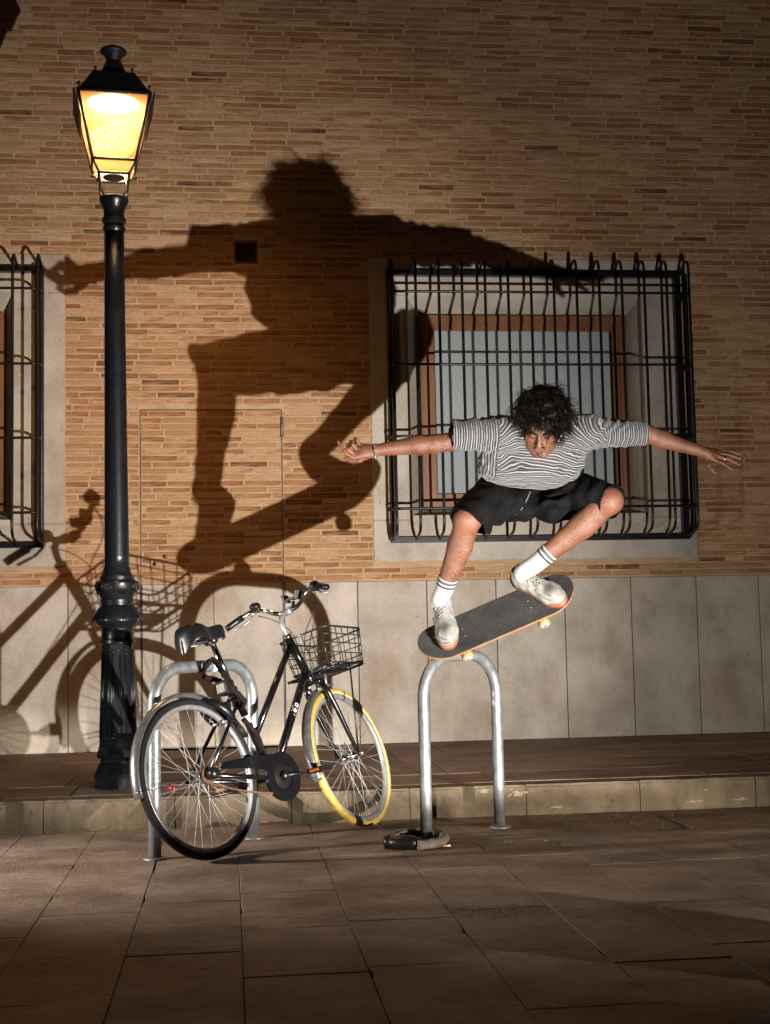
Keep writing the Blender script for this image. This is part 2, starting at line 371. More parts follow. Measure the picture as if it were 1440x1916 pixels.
tw = MB(); c = on_z(172, 1556, 0)
for i in range(26):
    a = rng.uniform(0, 6.28); x, y = c[0]+rng.gauss(0, 0.09), min(KY-0.02, c[1]+rng.gauss(0.05, 0.03)); L = rng.uniform(0.02, 0.07)
    tw.tube([(x, y, 0.003), (x+math.cos(a)*L*0.5, y+math.sin(a)*L*0.3, 0.01+rng.random()*0.012), (x+math.cos(a)*L, y+math.sin(a)*L*0.5, 0.004)], 0.0008, 4)
tag(tw.build('dry_grass', mat('dry_straw', (0.22, 0.15, 0.07), 0.9)), 'dry grass stalks caught at the foot of the kerb', 'grass', kind='stuff')

# ================================================================ the building
building = thing('brick_building', 'long thin-brick facade with limestone base, barred windows and a service door', 'building', (0.0, WY, KZ))
ZB = 1.313                                   # where brick meets the stone base
ZTOP = 6.2
core = MB().box((XL-3, WY+0.005, -0.02), (XR+3, WY+0.35, ZTOP))
RP, BL = 0.0455, 0.272                       # course height, brick pitch
S_main = (on_y(694, 760, WY)[0], on_y(1294, 760, WY)[0], on_y(1000, 1047, WY)[2], on_y(1000, 486, WY)[2])
dxw = on_y(121, 760, WY)[0]-S_main[1]
S_left = (S_main[0]+dxw, S_main[1]+dxw, S_main[2], S_main[3])
DOOR = (on_y(263, 930, WY)[0], on_y(528, 930, WY)[0], KZ+0.012, on_y(400, 767, WY)[2])
VENT = (on_y(437, 472, WY)[0], on_y(483, 472, WY)[0], on_y(460, 494, WY)[2], on_y(460, 450, WY)[2])
holes = [S_main, S_left, (DOOR[0]-0.005, DOOR[1]+0.005, DOOR[2], DOOR[3]+0.005), VENT]
# wall body with real openings: strips between the holes
def wall_strips(x0, x1, z0, z1, hs):
    zs = sorted({z0, z1, *[z for h in hs for z in h[2:] if z0 < z < z1]}); mb = MB()
    for za, zb in zip(zs[:-1], zs[1:]):
        cuts = sorted([(h[0], h[1]) for h in hs if h[2] <= za+1e-6 and h[3] >= zb-1e-6]); x = x0
        for a, b in cuts+[(x1, x1)]:
            if a > x: mb.box((x, WY, za), (a, WY+0.34, zb))
            x = max(x, b)
    return mb
wall_strips(XL-3, XR+3, ZB-0.004, ZTOP, holes).build('wall', M_mortar, building)
base_holes = [(DOOR[0]-0.005, DOOR[1]+0.005, -1, 9)]
def base_strip():
    mb = MB()
    for a, b in ((XL-3, DOOR[0]-0.005), (DOOR[1]+0.005, XR+3)): mb.box((a, WY+0.012, -0.02), (b, WY+0.33, ZB-0.004))
    return mb
base_strip().build('wall_footing', M_joint, building)

def brick_mesh(w, seed):
    g = random.Random(seed); h = RP-0.0105; d = g.uniform(0.0015, 0.0085)
    t = g.random()
    tone = g.uniform(0, 0.58) if t < 0.60 else g.uniform(0.60, 0.80) if t < 0.93 else g.uniform(0.80, 1.0)
    hw, hh = w/2, h/2; j = lambda s: g.gauss(0, s)
    back = [(-hw, 0.006, -hh), (hw, 0.006, -hh), (hw, 0.006, hh), (-hw, 0.006, hh)]
    nx = 4; c = 0.0032; lo = []; hi = []
    for i in range(nx+1):
        x = -hw+c+(w-2*c)*i/nx; dd = -d+j(0.0006)
        lo.append((x, dd, -hh+c+j(0.0011))); hi.append((x, dd, hh-c+j(0.0011)))
    v = back+lo+hi; L = 4; H = 4+nx+1; f = []
    for i in range(nx): f.append((L+i, L+i+1, H+i+1, H+i))
    f += [tuple([1, 0]+[]) + tuple(range(L, L+nx+1)), tuple([3, 2]) + tuple(range(H+nx, H-1, -1)), (0, 3, H, L), (2, 1, L+nx, H+nx)]
    me = bpy.data.meshes.new('brick'); me.from_pydata(v, [], f); me.materials.append(M_brick)
    at_ = me.attributes.new('tone', 'FLOAT', 'POINT'); at_.data.foreach_set('value', [tone]*len(v)); me.update(); return me
variants = [brick_mesh(BL-0.011, 100+i) for i in range(90)]
cells = []                                   # (x0, x1, zc, in_door)
row = 0; z = ZB+0.004
while z+RP < ZTOP:
    zc = z+RP/2; off = (row % 2)*0.5*BL+rng.gauss(0, 0.045); x = XL-1+off
    while x < XR+0.5:
        a, b = x+0.0055, x+BL-0.0055
        if rng.random() < 0.10: b = a+(b-a)*0.5; x -= BL*0.5
        parts = [(a, b)]
        for h in holes:
            if h[2]-0.004 < zc+RP*0.35 and h[3]+0.004 > zc-RP*0.35:
                q = []
                for (p0, p1) in parts:
                    if p1 <= h[0]-0.004 or p0 >= h[1]+0.004: q.append((p0, p1))
                    else:
                        if p0 < h[0]-0.03: q.append((p0, h[0]-0.006))
                        if p1 > h[1]+0.03: q.append((h[1]+0.006, p1))
                parts = q
        for p0, p1 in parts: cells.append((p0, p1, zc, 0))
        if DOOR[2] < zc-RP/2 and zc+RP/2 < DOOR[3]:
            p0, p1 = max(a, DOOR[0]+0.007), min(b, DOOR[1]-0.007)
            if p1-p0 > 0.03: cells.append((p0, p1, zc, 1))
        x += BL
    z += RP; row += 1
def vis_key(c):
    p = to_px(((c[0]+c[1])/2, WY, c[2])); inside = 15 < p[0] < 1425 and 10 < p[1] < 1900
    hidden = (195 < p[0] < 240) or (145 < p[0] < 280 and p[1] < 330)
    return (0 if inside and not hidden else 1, math.hypot((c[0]+c[1])/2, WY, c[2]-CAM_H), 0)
wallc = sorted([c for c in cells if not c[3]], key=vis_key)
def place_brick(c, parent, k, dy=0.0):
    w = c[1]-c[0]; me = rng.choice(variants) if abs(w-(BL-0.011)) < 1e-4 else brick_mesh(w, 5000+k)
    o = link('brick', me, parent); o.location = Vector(((c[0]+c[1])/2, WY+dy, c[2]))-Vector(wloc(parent)); return o
for k, c in enumerate(wallc[:300]): place_brick(c, building, k)
sv, sf, stn = [], [], []
for k, c in enumerate(wallc[300:]):
    w = c[1]-c[0]; src = rng.choice(variants); kx_ = w/(BL-0.011); o0 = len(sv)
    for v in src.vertices: sv.append((v.co.x*kx_+(c[0]+c[1])/2, v.co.y, v.co.z+c[2]-KZ))
    for p in src.polygons: sf.append([i+o0 for i in p.vertices])
    stn += [src.attributes['tone'].data[0].value]*len(src.vertices)
me = bpy.data.meshes.new('brickwork'); me.from_pydata(sv, [], sf); me.materials.append(M_brick)
me.attributes.new('tone', 'FLOAT', 'POINT').data.foreach_set('value', stn); me.update()
tag(link('brickwork', me, building), kind='stuff')

def stone_block(x0, x1, z0, z1, parent, name='stone_panel', y=WY-0.004, depth=0.03, bev=0.004, m=None):
    mb = MB(); mb.obox(((x0+x1)/2, y+depth/2, (z0+z1)/2), (1, 0, 0), (0, 1, 0), (0, 0, 1), (x1-x0)/2, depth/2, (z1-z0)/2, bev)
    return mb.build(name, m or M_stone, parent, fix=True)
# stone base panels
pj = [on_y(x, y, WY)[0] for x, y in ((127, 1255), (671, 1240), (801, 1240), (931, 1240), (1060, 1260), (1184, 1230), (1307, 1230), (1424, 1222))]
left = [DOOR[0]-0.003, pj[0]]+[pj[0]-0.5*i for i in range(1, 7)]
right = [DOOR[1]+0.003]+pj[1:]+[pj[-1]+0.5*i for i in range(1, 6)]
for a, b in zip(left[1:], left[:-1]): stone_block(a+0.003, b-0.003, KZ+0.003, ZB-0.006, building)
for a, b in zip(right[:-1], right[1:]): stone_block(a+0.003, b-0.003, KZ+0.003, ZB-0.006, building)

# ---- service door: steel tray faced with brick above and stone below
door = MB().box((DOOR[0], WY+0.012, DOOR[2]), (DOOR[1], WY+0.06, DOOR[3]-0.002))
for a, b in (((DOOR[0], WY-0.005, DOOR[2]), (DOOR[0]+0.004, WY+0.0115, DOOR[3])), ((DOOR[1]-0.004, WY-0.005, DOOR[2]), (DOOR[1], WY+0.0115, DOOR[3])),
             ((DOOR[0]+0.0042, WY-0.005, DOOR[3]-0.004), (DOOR[1]-0.0042, WY+0.0115, DOOR[3])), ((DOOR[0]+0.0042, WY-0.005, DOOR[2]), (DOOR[1]-0.0042, WY+0.0115, DOOR[2]+0.006))): door.box(a, b)
door = door.build('service_door', M_steel, building); door['label'] = 'flush brick-faced service door with thin steel edge'
MB().box((DOOR[0]-0.0045, WY+0.03, DOOR[2]), (DOOR[1]+0.0045, WY+0.3, DOOR[3]+0.0045)).build('door_rebate', M_dark, door)
MB().box((DOOR[0]+0.0045, WY+0.001, ZB), (DOOR[1]-0.0045, WY+0.0118, DOOR[3]-0.0045)).build('mortar_bed', M_mortar, door)
for k, c in enumerate([c for c in cells if c[3]]): place_brick(c, door, 3000+k, 0.001)
xm = on_y(401, 1240, WY)[0]
for a, b in ((DOOR[0]+0.009, xm-0.002), (xm+0.002, DOOR[1]-0.009)): stone_block(a, b, DOOR[2]+0.008, ZB-0.004, door, depth=0.0155, bev=0.002, y=WY-0.0035)
for zz in (on_y(526, 800, WY)[2], on_y(532, 1110, WY)[2]):
    MB().lathe([(0.0, -0.072), (0.011, -0.07), (0.011, 0.07), (0.0, 0.072)], (DOOR[1]+0.004, WY-0.012, zz), 12).build('hinge', M_steel, door)
kp = on_y(310, 1042, WY)
MB().lathe([(0.011, 0), (0.012, 0.004), (0.006, 0.008), (0.007, 0.018), (0.014, 0.024), (0.012, 0.032), (0.0, 0.034)], (kp[0], WY-0.003, kp[2]), 16, axis=(0, -1, 0)).build('knob', mat('chrome', (0.75, 0.75, 0.75), 0.12, 1.0), door)
kh = on_y(289, 1055, WY)
MB().lathe([(0.013, 0), (0.013, 0.003), (0.0, 0.0031)], (kh[0], WY-0.003, kh[2]), 16, axis=(0, -1, 0)).build('keyhole', M_dark, door)
# ---- square vent
vn = MB().box((VENT[0], WY+0.05, VENT[2]), (VENT[1], WY+0.07, VENT[3]))
vent = vn.build('wall_vent', M_dark, building)
fr = MB(); w = 0.018; a, b, c, d = VENT
for q in (((a, c), (a+w, d)), ((b-w, c), (b, d)), ((a+w, c), (b-w, c+w)), ((a+w, d-w), (b-w, d))):
    fr.box((q[0][0]+0.0005, WY-0.002, q[0][1]+0.0005), (q[1][0]-0.0005, WY+0.0498, q[1][1]-0.0005))
fr.build('vent_frame', mat('vent_clay', (0.12, 0.06, 0.03), 0.8), vent)

# ---- barred windows
def window(S, gdx=0.0):
    X0, X1, Z0, Z1 = S
    sx = lambda px: (on_y(px, 760, WY)[0]-S_main[0])+X0
    ox0, ox1 = sx(765), sx(1207)                           # opening at the face
    oz1, oz0 = on_y(1000, 556, WY)[2], on_y(1000, 962, WY)[2]
    wx0, wx1 = sx(793), sx(1186); wz1, wz0 = on_y(1000, 592, WY+0.14)[2], on_y(1000, 950, WY+0.14)[2]
    yf, yw = WY-0.012, WY+0.14
    win = MB()
    def wbar(x0, z0, x1, z1, y0=yw-0.02, y1=yw+0.05): win.box((x0, y0, z0), (x1, y1, z1))
    t = 0.062
    wbar(wx0, wz0, wx0+t, wz1); wbar(wx1-t, wz0, wx1, wz1); wbar(wx0+t, wz1-t, wx1-t, wz1); wbar(wx0+t, wz0, wx1-t, wz0+t)
    t2 = 0.045; gx0, gx1, gz0, gz1 = wx0+t, wx1-t, wz0+t, wz1-t
    for q in ((gx0, gz0, gx0+t2, gz1), (gx1-t2, gz0, gx1, gz1), (gx0+t2, gz1-t2, gx1-t2, gz1), (gx0+t2, gz0, gx1-t2, gz0+t2)):
        win.box((q[0]+0.0004, yw, q[1]+0.0004), (q[2]-0.0004, yw+0.045, q[3]-0.0004))
    w = win.build('window', M_wood, building)
    w['label'] = 'varnished wooden window with pale blind behind iron bars'
    MB().box((gx0+t2-0.004, yw+0.014, gz0+t2-0.004), (gx1-t2+0.004, yw+0.018, gz1-t2+0.004)).build('pane', M_glass, w)
    bl = MB(); nb = 1
    bl.box((gx0+t2+0.012, yw+0.052, gz0+t2-0.01), (gx1-t2-0.012, yw+0.054, gz1-t2+0.01)); bl.build('roller_blind', M_blind, w)
    MB().box((X0, yw+0.12, Z0), (X1, yw+0.18, Z1)).build('room_back', M_dark, w)
    # limestone surround: sill, lintel, two jambs, splayed reveals
    jz0, jz1 = on_y(700, 974, WY)[2], on_y(700, 552, WY)[2]
    def hexblock(front, back, name):                       # front/back: x0,x1,z0,z1
        mb = MB(); p = []
        (a, b, c, d), (e, g, h, i) = front, back
        mb.hexa([(a, yf, c), (b, yf, c), (g, yw+0.06, h), (e, yw+0.06, h), (a, yf, d), (b, yf, d), (g, yw+0.06, i), (e, yw+0.06, i)])
        o = mb.build(name, M_stone, w)
        bm = bmesh.new(); bm.from_mesh(o.data); bmesh.ops.bevel(bm, geom=bm.edges[:], offset=0.004, segments=1, affect='EDGES'); bm.to_mesh(o.data); bm.free(); return o
    g = 0.002
    hexblock((X0, ox0, jz0+g, jz1-g), (X0, wx0-0.001, jz0+g, jz1-g), 'surround_jamb')
    hexblock((ox1, X1, jz0+g, jz1-g), (wx1+0.001, X1, jz0+g, jz1-g), 'surround_jamb')
    hexblock((X0, X1, jz1+g, Z1), (X0, X1, wz1+0.001, Z1), 'surround_lintel')
    hexblock((X0, X1, Z0, jz0-g), (X0, X1, Z0, wz0-0.001), 'surround_sill')
    MB().box((ox0+0.001, yf+0.0005, jz0-g-0.02), (ox1-0.001, yw-0.03, oz0)).build('inner_sill', M_stone, w)
    # iron grille: flat frame on the stone, round bars bowed out in front
    fx0, fx1 = sx(726)+gdx, sx(1276)+gdx; fz0, fz1 = on_y(1000, 1013, WY)[2], on_y(1000, 511, WY)[2]
    gm = MB(); y0, y1 = yf-0.055, yf-0.0005; t = 0.05
    for q in ((fx0, fz0, fx0+t, fz1), (fx1-t, fz0, fx1, fz1)): gm.box((q[0], y0, q[1]), (q[2], y1, q[3]))
    for q in ((fx0+t, fz1-t*0.8, fx1-t, fz1), (fx0+t, fz0, fx1-t, fz0+t*0.8)): gm.box((q[0]+0.0003, y0+0.001, q[1]), (q[2]-0.0003, y1, q[3]))
    grille = gm.build('window_grille', M_iron, building); grille['label'] = 'black iron basket grille with bars bowed out over the window'
    yo = yf-0.27; R = 0.085; br = 0.0105; base = wloc(grille)
    def vbar(x, yo_, name='bar'):
        top = fz1-t*0.4; bot = fz0+t*0.4
        p = [(x, y0+0.01, top)]
        p += [(x, yo_+R*0.9, top+0.055)]+arc((x, yo_+R*0.8, top-0.02), (0, 0, R*0.9), (0, -R*0.8, 0), 0, math.pi/2, 7)
        p += [(x, yo_, bot+R+0.07)]+arc((x, yo_+R*1.2, bot+R+0.03), (0, -R*1.2, 0), (0, 0, -R), 0, math.pi/2, 7)[1:]+[(x, y0+0.01, bot)]
        return MB().tube([(q[0]-x, q[1], q[2]) for q in p], br, 8)
    proto = vbar(0.0, yo).mesh('bar', (0, base[1], base[2]), [M_iron])
    n = 14; xa, xb = fx0+0.012, fx1-0.012
    for i in range(n):
        o = link('bar', proto, grille); o.location = (xa+(xb-xa)*i/(n-1)-base[0], 0, 0)
    for x in (fx0-0.002, fx1+0.002):                       # one bar in the depth of each side
        o = MB().tube([(x, y0+0.005, fz1-0.02), (x, yo*0.5+y0*0.5, fz1-0.05), (x, yo*0.5+y0*0.5, fz1-0.1), (x, yo*0.5+y0*0.5, fz0+0.12), (x, yo*0.5+y0*0.5+0.03, fz0+0.05), (x, y0+0.005, fz0+0.02)], br, 8).build('bar', M_iron, grille)
    for py in (547, 682, 815, 949):
        zz = on_y(1000, py, yo)[2]
        p = [(fx0, y0+0.005, zz)]+arc((fx0+0.05, yo+0.05, zz), (-0.05, 0, 0), (0, -0.05, 0), 0, math.pi/2, 6)+arc((fx1-0.05, yo+0.05, zz), (0, -0.05, 0), (0.05, 0, 0), 0, math.pi/2, 6)+[(fx1, y0+0.005, zz)]
        p = [(q[0], q[1]-0.002 if abs(q[1]-yo) < 0.02 else q[1], q[2]) for q in p]
        MB().tube(p, 0.0095, 8).build('cross_rod', M_iron, grille)
    return w
window(S_main); window(S_left, -0.065)
# ================================================================ street lamp
M_cast = mat('cast_iron_paint', (0.0068, 0.0076, 0.0095), 0.30, 0.0, var=(0.011, 0.0122, 0.0148), scale=14, bump=0.35, bscale=120, bdist=0.003, coat=0.1)
M_lampblack = mat('lantern_black', (0.012, 0.011, 0.011), 0.5, var=(0.02, 0.018, 0.016), scale=20, bump=0.2, bscale=90)
M_led = emit('lamp_glow', (1.0, 0.88, 0.68), 5.5)
def amber_glass():
    m = bpy.data.materials.new('amber_pane'); m.use_nodes = True; n = m.node_tree; n.nodes.clear()
    out = new(n, 'ShaderNodeOutputMaterial'); tr = new(n, 'ShaderNodeBsdfTransparent'); tr.inputs[0].default_value = (0.76, 0.52, 0.27, 1)
    tl = new(n, 'ShaderNodeBsdfTranslucent'); gl = new(n, 'ShaderNodeBsdfGlossy'); gl.inputs['Roughness'].default_value = 0.06
    c = ramp(n, noise(n, 5, (1, 1, 2.5), 5, 0.6), [(0.35, (0.50, 0.27, 0.10)), (0.65, (0.72, 0.48, 0.24))]); n.links.new(c, tl.inputs[0])
    m1 = new(n, 'ShaderNodeMixShader'); m1.inputs[0].default_value = 0.13
    fr = new(n, 'ShaderNodeFresnel'); fr.inputs[0].default_value = 1.2; m2 = new(n, 'ShaderNodeMixShader')
    n.links.new(tr.outputs[0], m1.inputs[1]); n.links.new(tl.outputs[0], m1.inputs[2]); n.links.new(fr.outputs[0], m2.inputs[0]); n.links.new(m1.outputs[0], m2.inputs[1]); n.links.new(gl.outputs[0], m2.inputs[2])
    n.links.new(m2.outputs[0], out.inputs[0]); return m
M_amber = amber_glass()

P0 = on_z(222, 1472, KZ); PY = P0[1]
lamp = thing('street_lamp', 'black cast-iron street lamp with lit amber lantern standing on the sidewalk', 'street lamp', (P0[0], P0[1], KZ))
axis_top = on_y(213, 375, PY); AX = norm(axis_top-P0)
LD = (P0-CO)@_f
def lz(y):                                    # height along the post axis that shows at photo row y
    lo, hi = -0.1, 5.0
    for _ in range(40):
        mid = (lo+hi)/2
        if to_px(P0+AX*mid)[1] > y: lo = mid
        else: hi = mid
    return lo
def hw(y, px): z = lz(y); return px*(((P0+AX*z)-CO)@_f)/F
def profile(rows): return [(hw(y, w), lz(y)) for y, w in rows]
pr = lambda rows, n=40, smooth=True, name='x', m=M_cast, par=None, phase=0.0: MB().lathe(profile(rows), P0, n, AX, smooth=smooth, phase=phase).build(name, m, par or lamp)
pl = pr([(1478, 46), (1450, 46), (1444, 45), (1431, 39.5), (1427, 38), (1425, 35), (1417, 35), (1415, 41), (1410, 42), (1400, 38.5), (1394, 37.5)], 8, False, 'plinth', phase=rad(22.5))
sk = pr([(1395, 36.5), (1390, 36.5), (1206, 29.5), (1203, 29)], 8, False, 'pedestal', phase=rad(22.5))
for k in range(8):                            # raised mouldings of the recessed panels
    a = rad(45*k); d = np.array([math.cos(a), math.sin(a), 0]); t = np.array([-math.sin(a), math.cos(a), 0]); cs = math.cos(rad(22.5)); sn = math.sin(rad(22.5))
    mb = MB()
    for inset in (0.22, 0.46):
        q = []
        for y, s in ((1378, 1), (1378, -1), (1216, -1), (1216, 1)):
            yy = 1378-(inset-0.22)*30 if y == 1378 else 1216+(inset-0.22)*30
            R_ = hw(yy, 36.2-(1390-yy)/184*7.0); q.append(P0+AX*lz(yy)+d*(R_*cs+0.001)+t*s*R_*sn*(1-inset))
        for i in range(4): mb.tube([q[i], q[(i+1) % 4]], 0.0032, 6)
    mb.build('panel_moulding', M_cast, lamp)
cl = pr([(1205, 29), (1203, 33), (1197, 33), (1195, 30), (1176, 29.5), (1172, 32), (1168, 37.5), (1163, 41), (1162, 46), (1158, 46.5), (1146, 41), (1143, 38), (1140, 37), (1132, 30), (1129, 30), (1128, 31), (1122, 31), (1120, 29.5), (1117, 31), (1108, 36), (1100, 40), (1092, 40.5), (1087, 36), (1085, 32), (1079, 32), (1076, 28.5), (1070, 25.5), (1062, 24)], 48, True, 'collar')
auto_smooth(cl, 35)
for k in range(8):                            # egg mouldings round the skirt, flutes and rosettes round the bulb
    a = rad(45*k+20); d = np.array([math.cos(a), math.sin(a), 0]); t = np.cross(AX, d)
    c = P0+AX*lz(1156)+d*hw(1156, 43.5); up = norm(AX-d*0.35); mb = MB()
    mb.ball(c-up*0.004, (0.012, 0.009, 0.02), 10, [t, np.cross(up, t), up], 8)
    for r in (0.022, 0.03): mb.tube(arc(c-up*0.018, t*r, up*r*1.3, 0, math.pi, 12), 0.0035, 6)
    mb.build('egg_moulding', M_cast, lamp)
    c = P0+AX*lz(1098)+d*hw(1098, 39); mb = MB()
    if k % 2 == 0:
        for i in range(-2, 3): mb.tube([P0+AX*lz(y)+norm(d+t*i*0.085)*hw(y, w) for y, w in ((1089, 38.5), (1095, 40.5), (1104, 38.5), (1112, 34.5))], 0.0028, 6)
    else:
        mb.tube(arc(c, t*0.03, AX*0.026, 0, 2*math.pi*0.96, 20), 0.0045, 6, closed=True)
        for i in range(6): mb.ball(c+(t*math.cos(i*1.047)+AX*math.sin(i*1.047))*0.014+d*0.002, 0.008, 8, rings=6)
        mb.ball(c+d*0.003, 0.008, 8, rings=6)
    mb.build('rosette' if k % 2 else 'flutes', M_cast, lamp)
pr([(1064, 23.5), (1040, 22.8), (800, 20.8), (600, 19.4), (434, 18.4)], 40, True, 'shaft')
cp = pr([(436, 18), (432, 20.5), (427, 21), (424, 19), (420, 19), (417, 22), (411, 22.5), (407, 20), (402, 19), (394, 19.5), (388, 21.5), (381, 25), (377, 27), (372, 27), (370, 24.5), (369, 10)], 40, True, 'capital'); auto_smooth(cp, 35)
# lantern -- square, tapering down; its own frame turned a little
TL = P0+AX*lz(369); ka = rad(6.0)
lx = np.array([math.cos(ka), math.sin(ka), 0]); ly = np.array([-math.sin(ka), math.cos(ka), 0]); lu = np.array([0, 0, 1.0])
zl = lambda y, off=0.0: on_y(212, y, PY-off)[2]-TL[2]
LP = lambda x, y, z: TL+lx*x+ly*y+lu*z
za, zb, zc_ = zl(323, 0.08), zl(297, 0.115), zl(171, 0.19)      # tray bottom, pane bottom, eave
a0, a1, a2 = 0.082, 0.117, 0.192
sq = lambda a, z: [LP(-a, -a, z), LP(a, -a, z), LP(a, a, z), LP(-a, a, z)]
fr = MB()
lo_, hi_ = sq(a1, zb), sq(a2, zc_); tr_ = sq(a0, za)
for i in range(4):
    fr.tube([lo_[i], hi_[i]], 0.009, 6); fr.tube([tr_[i], lo_[i]], 0.007, 6)
    fr.tube([lo_[i], lo_[(i+1) % 4]], 0.008, 6); fr.tube([hi_[i], hi_[(i+1) % 4]], 0.010, 6); fr.tube([tr_[i], tr_[(i+1) % 4]], 0.008, 6)
lan = fr.build('lantern_frame', M_lampblack, lamp)
for i in range(4):
    j = (i+1) % 4; MB().add([lo_[i], lo_[j], hi_[j], hi_[i]], [(0, 1, 2, 3)]).build('pane', M_amber, lan)
    MB().add([tr_[i], tr_[j], lo_[j], lo_[i]], [(0, 1, 2, 3)]).build('pane', M_amber, lan)
def frustum(mb, a, z0, b, z1): p, q = sq(a, z0), sq(b, z1); mb.hexa(p+q)
rf = MB(); frustum(rf, a2+0.012, zc_+0.004, a2-0.002, zc_+0.016); frustum(rf, a2-0.006, zc_+0.0162, 0.112, zl(134, 0.11)); frustum(rf, 0.072, zl(134, 0.11)+0.0005, 0.04, zl(114, 0.04))
roof = rf.build('roof', M_lampblack, lamp)
MB().lathe([(0.038, zl(116)), (0.040, zl(112)), (0.055, zl(104)), (0.072, zl(100)), (0.074, zl(97)), (0.066, zl(94)), (0.032, zl(92)), (0.030, zl(88)), (0.018, zl(86)), (0.0, zl(85.5))], TL, 28).build('finial', M_lampblack, roof)
for a, z, r in ((a2-0.004, zc_+0.016, 0.010), (0.10, zl(134, 0.11), 0.009)):
    for p in sq(a, z): MB().tube([p, p+lu*0.016], 0.004, 8).ball(p+lu*0.022, r, 10, rings=8).build('ball_knob', M_lampblack, roof)
for s in (-1, 1):                             # hood plates hanging from the two side eaves
    v = [LP(s*(a2+0.012), -a2-0.005, zc_+0.006), LP(s*(a2+0.012), a2+0.005, zc_+0.006), LP(s*(a2+0.012-0.036), a2-0.02, zc_-0.135), LP(s*(a2+0.012-0.036), -a2+0.02, zc_-0.135)]
    MB().prism([p+lx*s*0.008 for p in v], lx*s*0.010).build('hood_plate', M_lampblack, roof, fix=True)
MB().lathe([(0.160, zl(193)), (0.160, zl(190)), (0.05, zl(183)), (0.0, zl(182.8))], TL, 36).build('reflector', mat('reflector_white', (0.8, 0.8, 0.78), 0.4), lan)
MB().lathe([(0.0, zl(195.5)), (0.148, zl(195.3)), (0.148, zl(194))], TL, 36).build('glowing_disc', M_led, lan)
ld = MB(); g_ = random.Random(4)  # glowing dots modelled in place of LED reflections in the lantern glass
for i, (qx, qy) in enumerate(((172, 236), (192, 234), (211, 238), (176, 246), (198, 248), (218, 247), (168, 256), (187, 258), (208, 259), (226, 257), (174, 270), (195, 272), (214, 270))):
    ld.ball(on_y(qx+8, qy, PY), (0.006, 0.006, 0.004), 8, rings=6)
ld.build('led_reflection_dots', emit('reflection_dots_glow', (1.0, 0.93, 0.8), 9.0), lan)
br = MB()
for sx_ in (-1, 1):
    for sy_ in (-1, 1):
        br.tube([LP(sx_*0.068, sy_*0.05, za), LP(sx_*0.075, sy_*0.05, za-0.04), LP(sx_*0.072, sy_*0.05, za-0.085), LP(sx_*0.05, sy_*0.035, za-0.115), LP(sx_*0.02, sy_*0.02, 0.0)], 0.0075, 8)
    br.ball(LP(sx_*0.115, -0.06, za-0.02), 0.010, 8, rings=6); br.tube([LP(sx_*0.105, -0.06, za+0.02), LP(sx_*0.115, -0.06, za-0.02)], 0.005, 6)
br.build('bracket_arms', M_lampblack, lamp)
MB().lathe([(0.06, za-0.006), (0.06, za+0.002), (0.0, za+0.003)], TL, 20).build('tray', M_lampblack, lan)
pl_ = bpy.data.lights.new('lamp_bulb', 'AREA'); pl_.shape = 'DISK'; pl_.size = 0.28; pl_.energy = 56; pl_.color = (1.0, 0.68, 0.36)
lo = bpy.data.objects.new('lamp_bulb', pl_); col.objects.link(lo); lo.parent = lamp; lo.location = Vector(TL+lu*(zl(197.5)))-Vector(wloc(lamp))

# ================================================================ bicycle stands
def zinc():
    m = bpy.data.materials.new('galvanised_steel'); m.use_nodes = True; n, b = nodes_of(m)
    c = ramp(n, noise(n, 38, (1, 1, 0.5), 4, 0.6), [(0.3, (0.16, 0.175, 0.182)), (0.7, (0.27, 0.29, 0.30))])
    c = mix(n, ramp(n, noise(n, 11, (1, 1, 1), 5, 0.6, off=(3, 3, 3)), [(0.60, (0, 0, 0)), (0.75, (0.8, 0.8, 0.8))]), c, (0.36, 0.375, 0.38))
    n.links.new(c, b.inputs['Base Color']); b.inputs['Metallic'].default_value = 0.65
    r = ramp(n, noise(n, 25, (1, 1, 1), 4), [(0.3, (0.33,)*3), (0.7, (0.55,)*3)]); n.links.new(r, b.inputs['Roughness'])
    bump(n, b, noise(n, 140, (1, 1, 0.4), 4), 0.25, 0.003); return m
M_zinc = zinc()
def stand(pa, pb, ztop, R, label, tr=0.0275):
    A = on_z(*pa, 0); B = on_z(*pb, 0); d = norm(B-A); o = thing('bicycle_stand', label, 'bike rack', (A+B)/2, 'galvanised hoop stands set in the plaza')
    U = np.array([0, 0, 1.0])
    p = [A+U*0.002]+[A+U*z for z in (0.25, 0.5)]+arc(A+U*(ztop-R)+d*R, -d*R, U*R, 0, math.pi/2, 12)+arc(B+U*(ztop-R)-d*R, U*R, d*R, 0, math.pi/2, 12)+[B+U*z for z in (0.5, 0.25, 0.002)]
    MB().tube(p, tr, 24).build('hoop', M_zinc, o)
    for q in (A, B): MB().lathe([(0.052, 0.0), (0.052, 0.005), (0.047, 0.008), (tr+0.001, 0.009)], q, 24).build('base_flange', M_zinc, o)
    return A, B, d
HA = stand((290, 1607), (475, 1568), 0.815, 0.16, 'scratched zinc hoop stand holding the locked black bicycle')
HB = stand((798, 1572), (935, 1548), 0.835, 0.19, 'bare zinc hoop stand under the skateboard')
# sticker on the first hoop
mid = (HA[0]+HA[1])/2; st = MB(); c = mid+np.array([0, 0, 0.815])+HA[2]*0.055
st.tube([c-HA[2]*0.022, c+HA[2]*0.022], 0.0282, 24, caps=False)
stk = st.build('sticker', mat('pale_sticker', (0.45, 0.62, 0.66), 0.4), bpy.data.objects['bicycle_stand'])

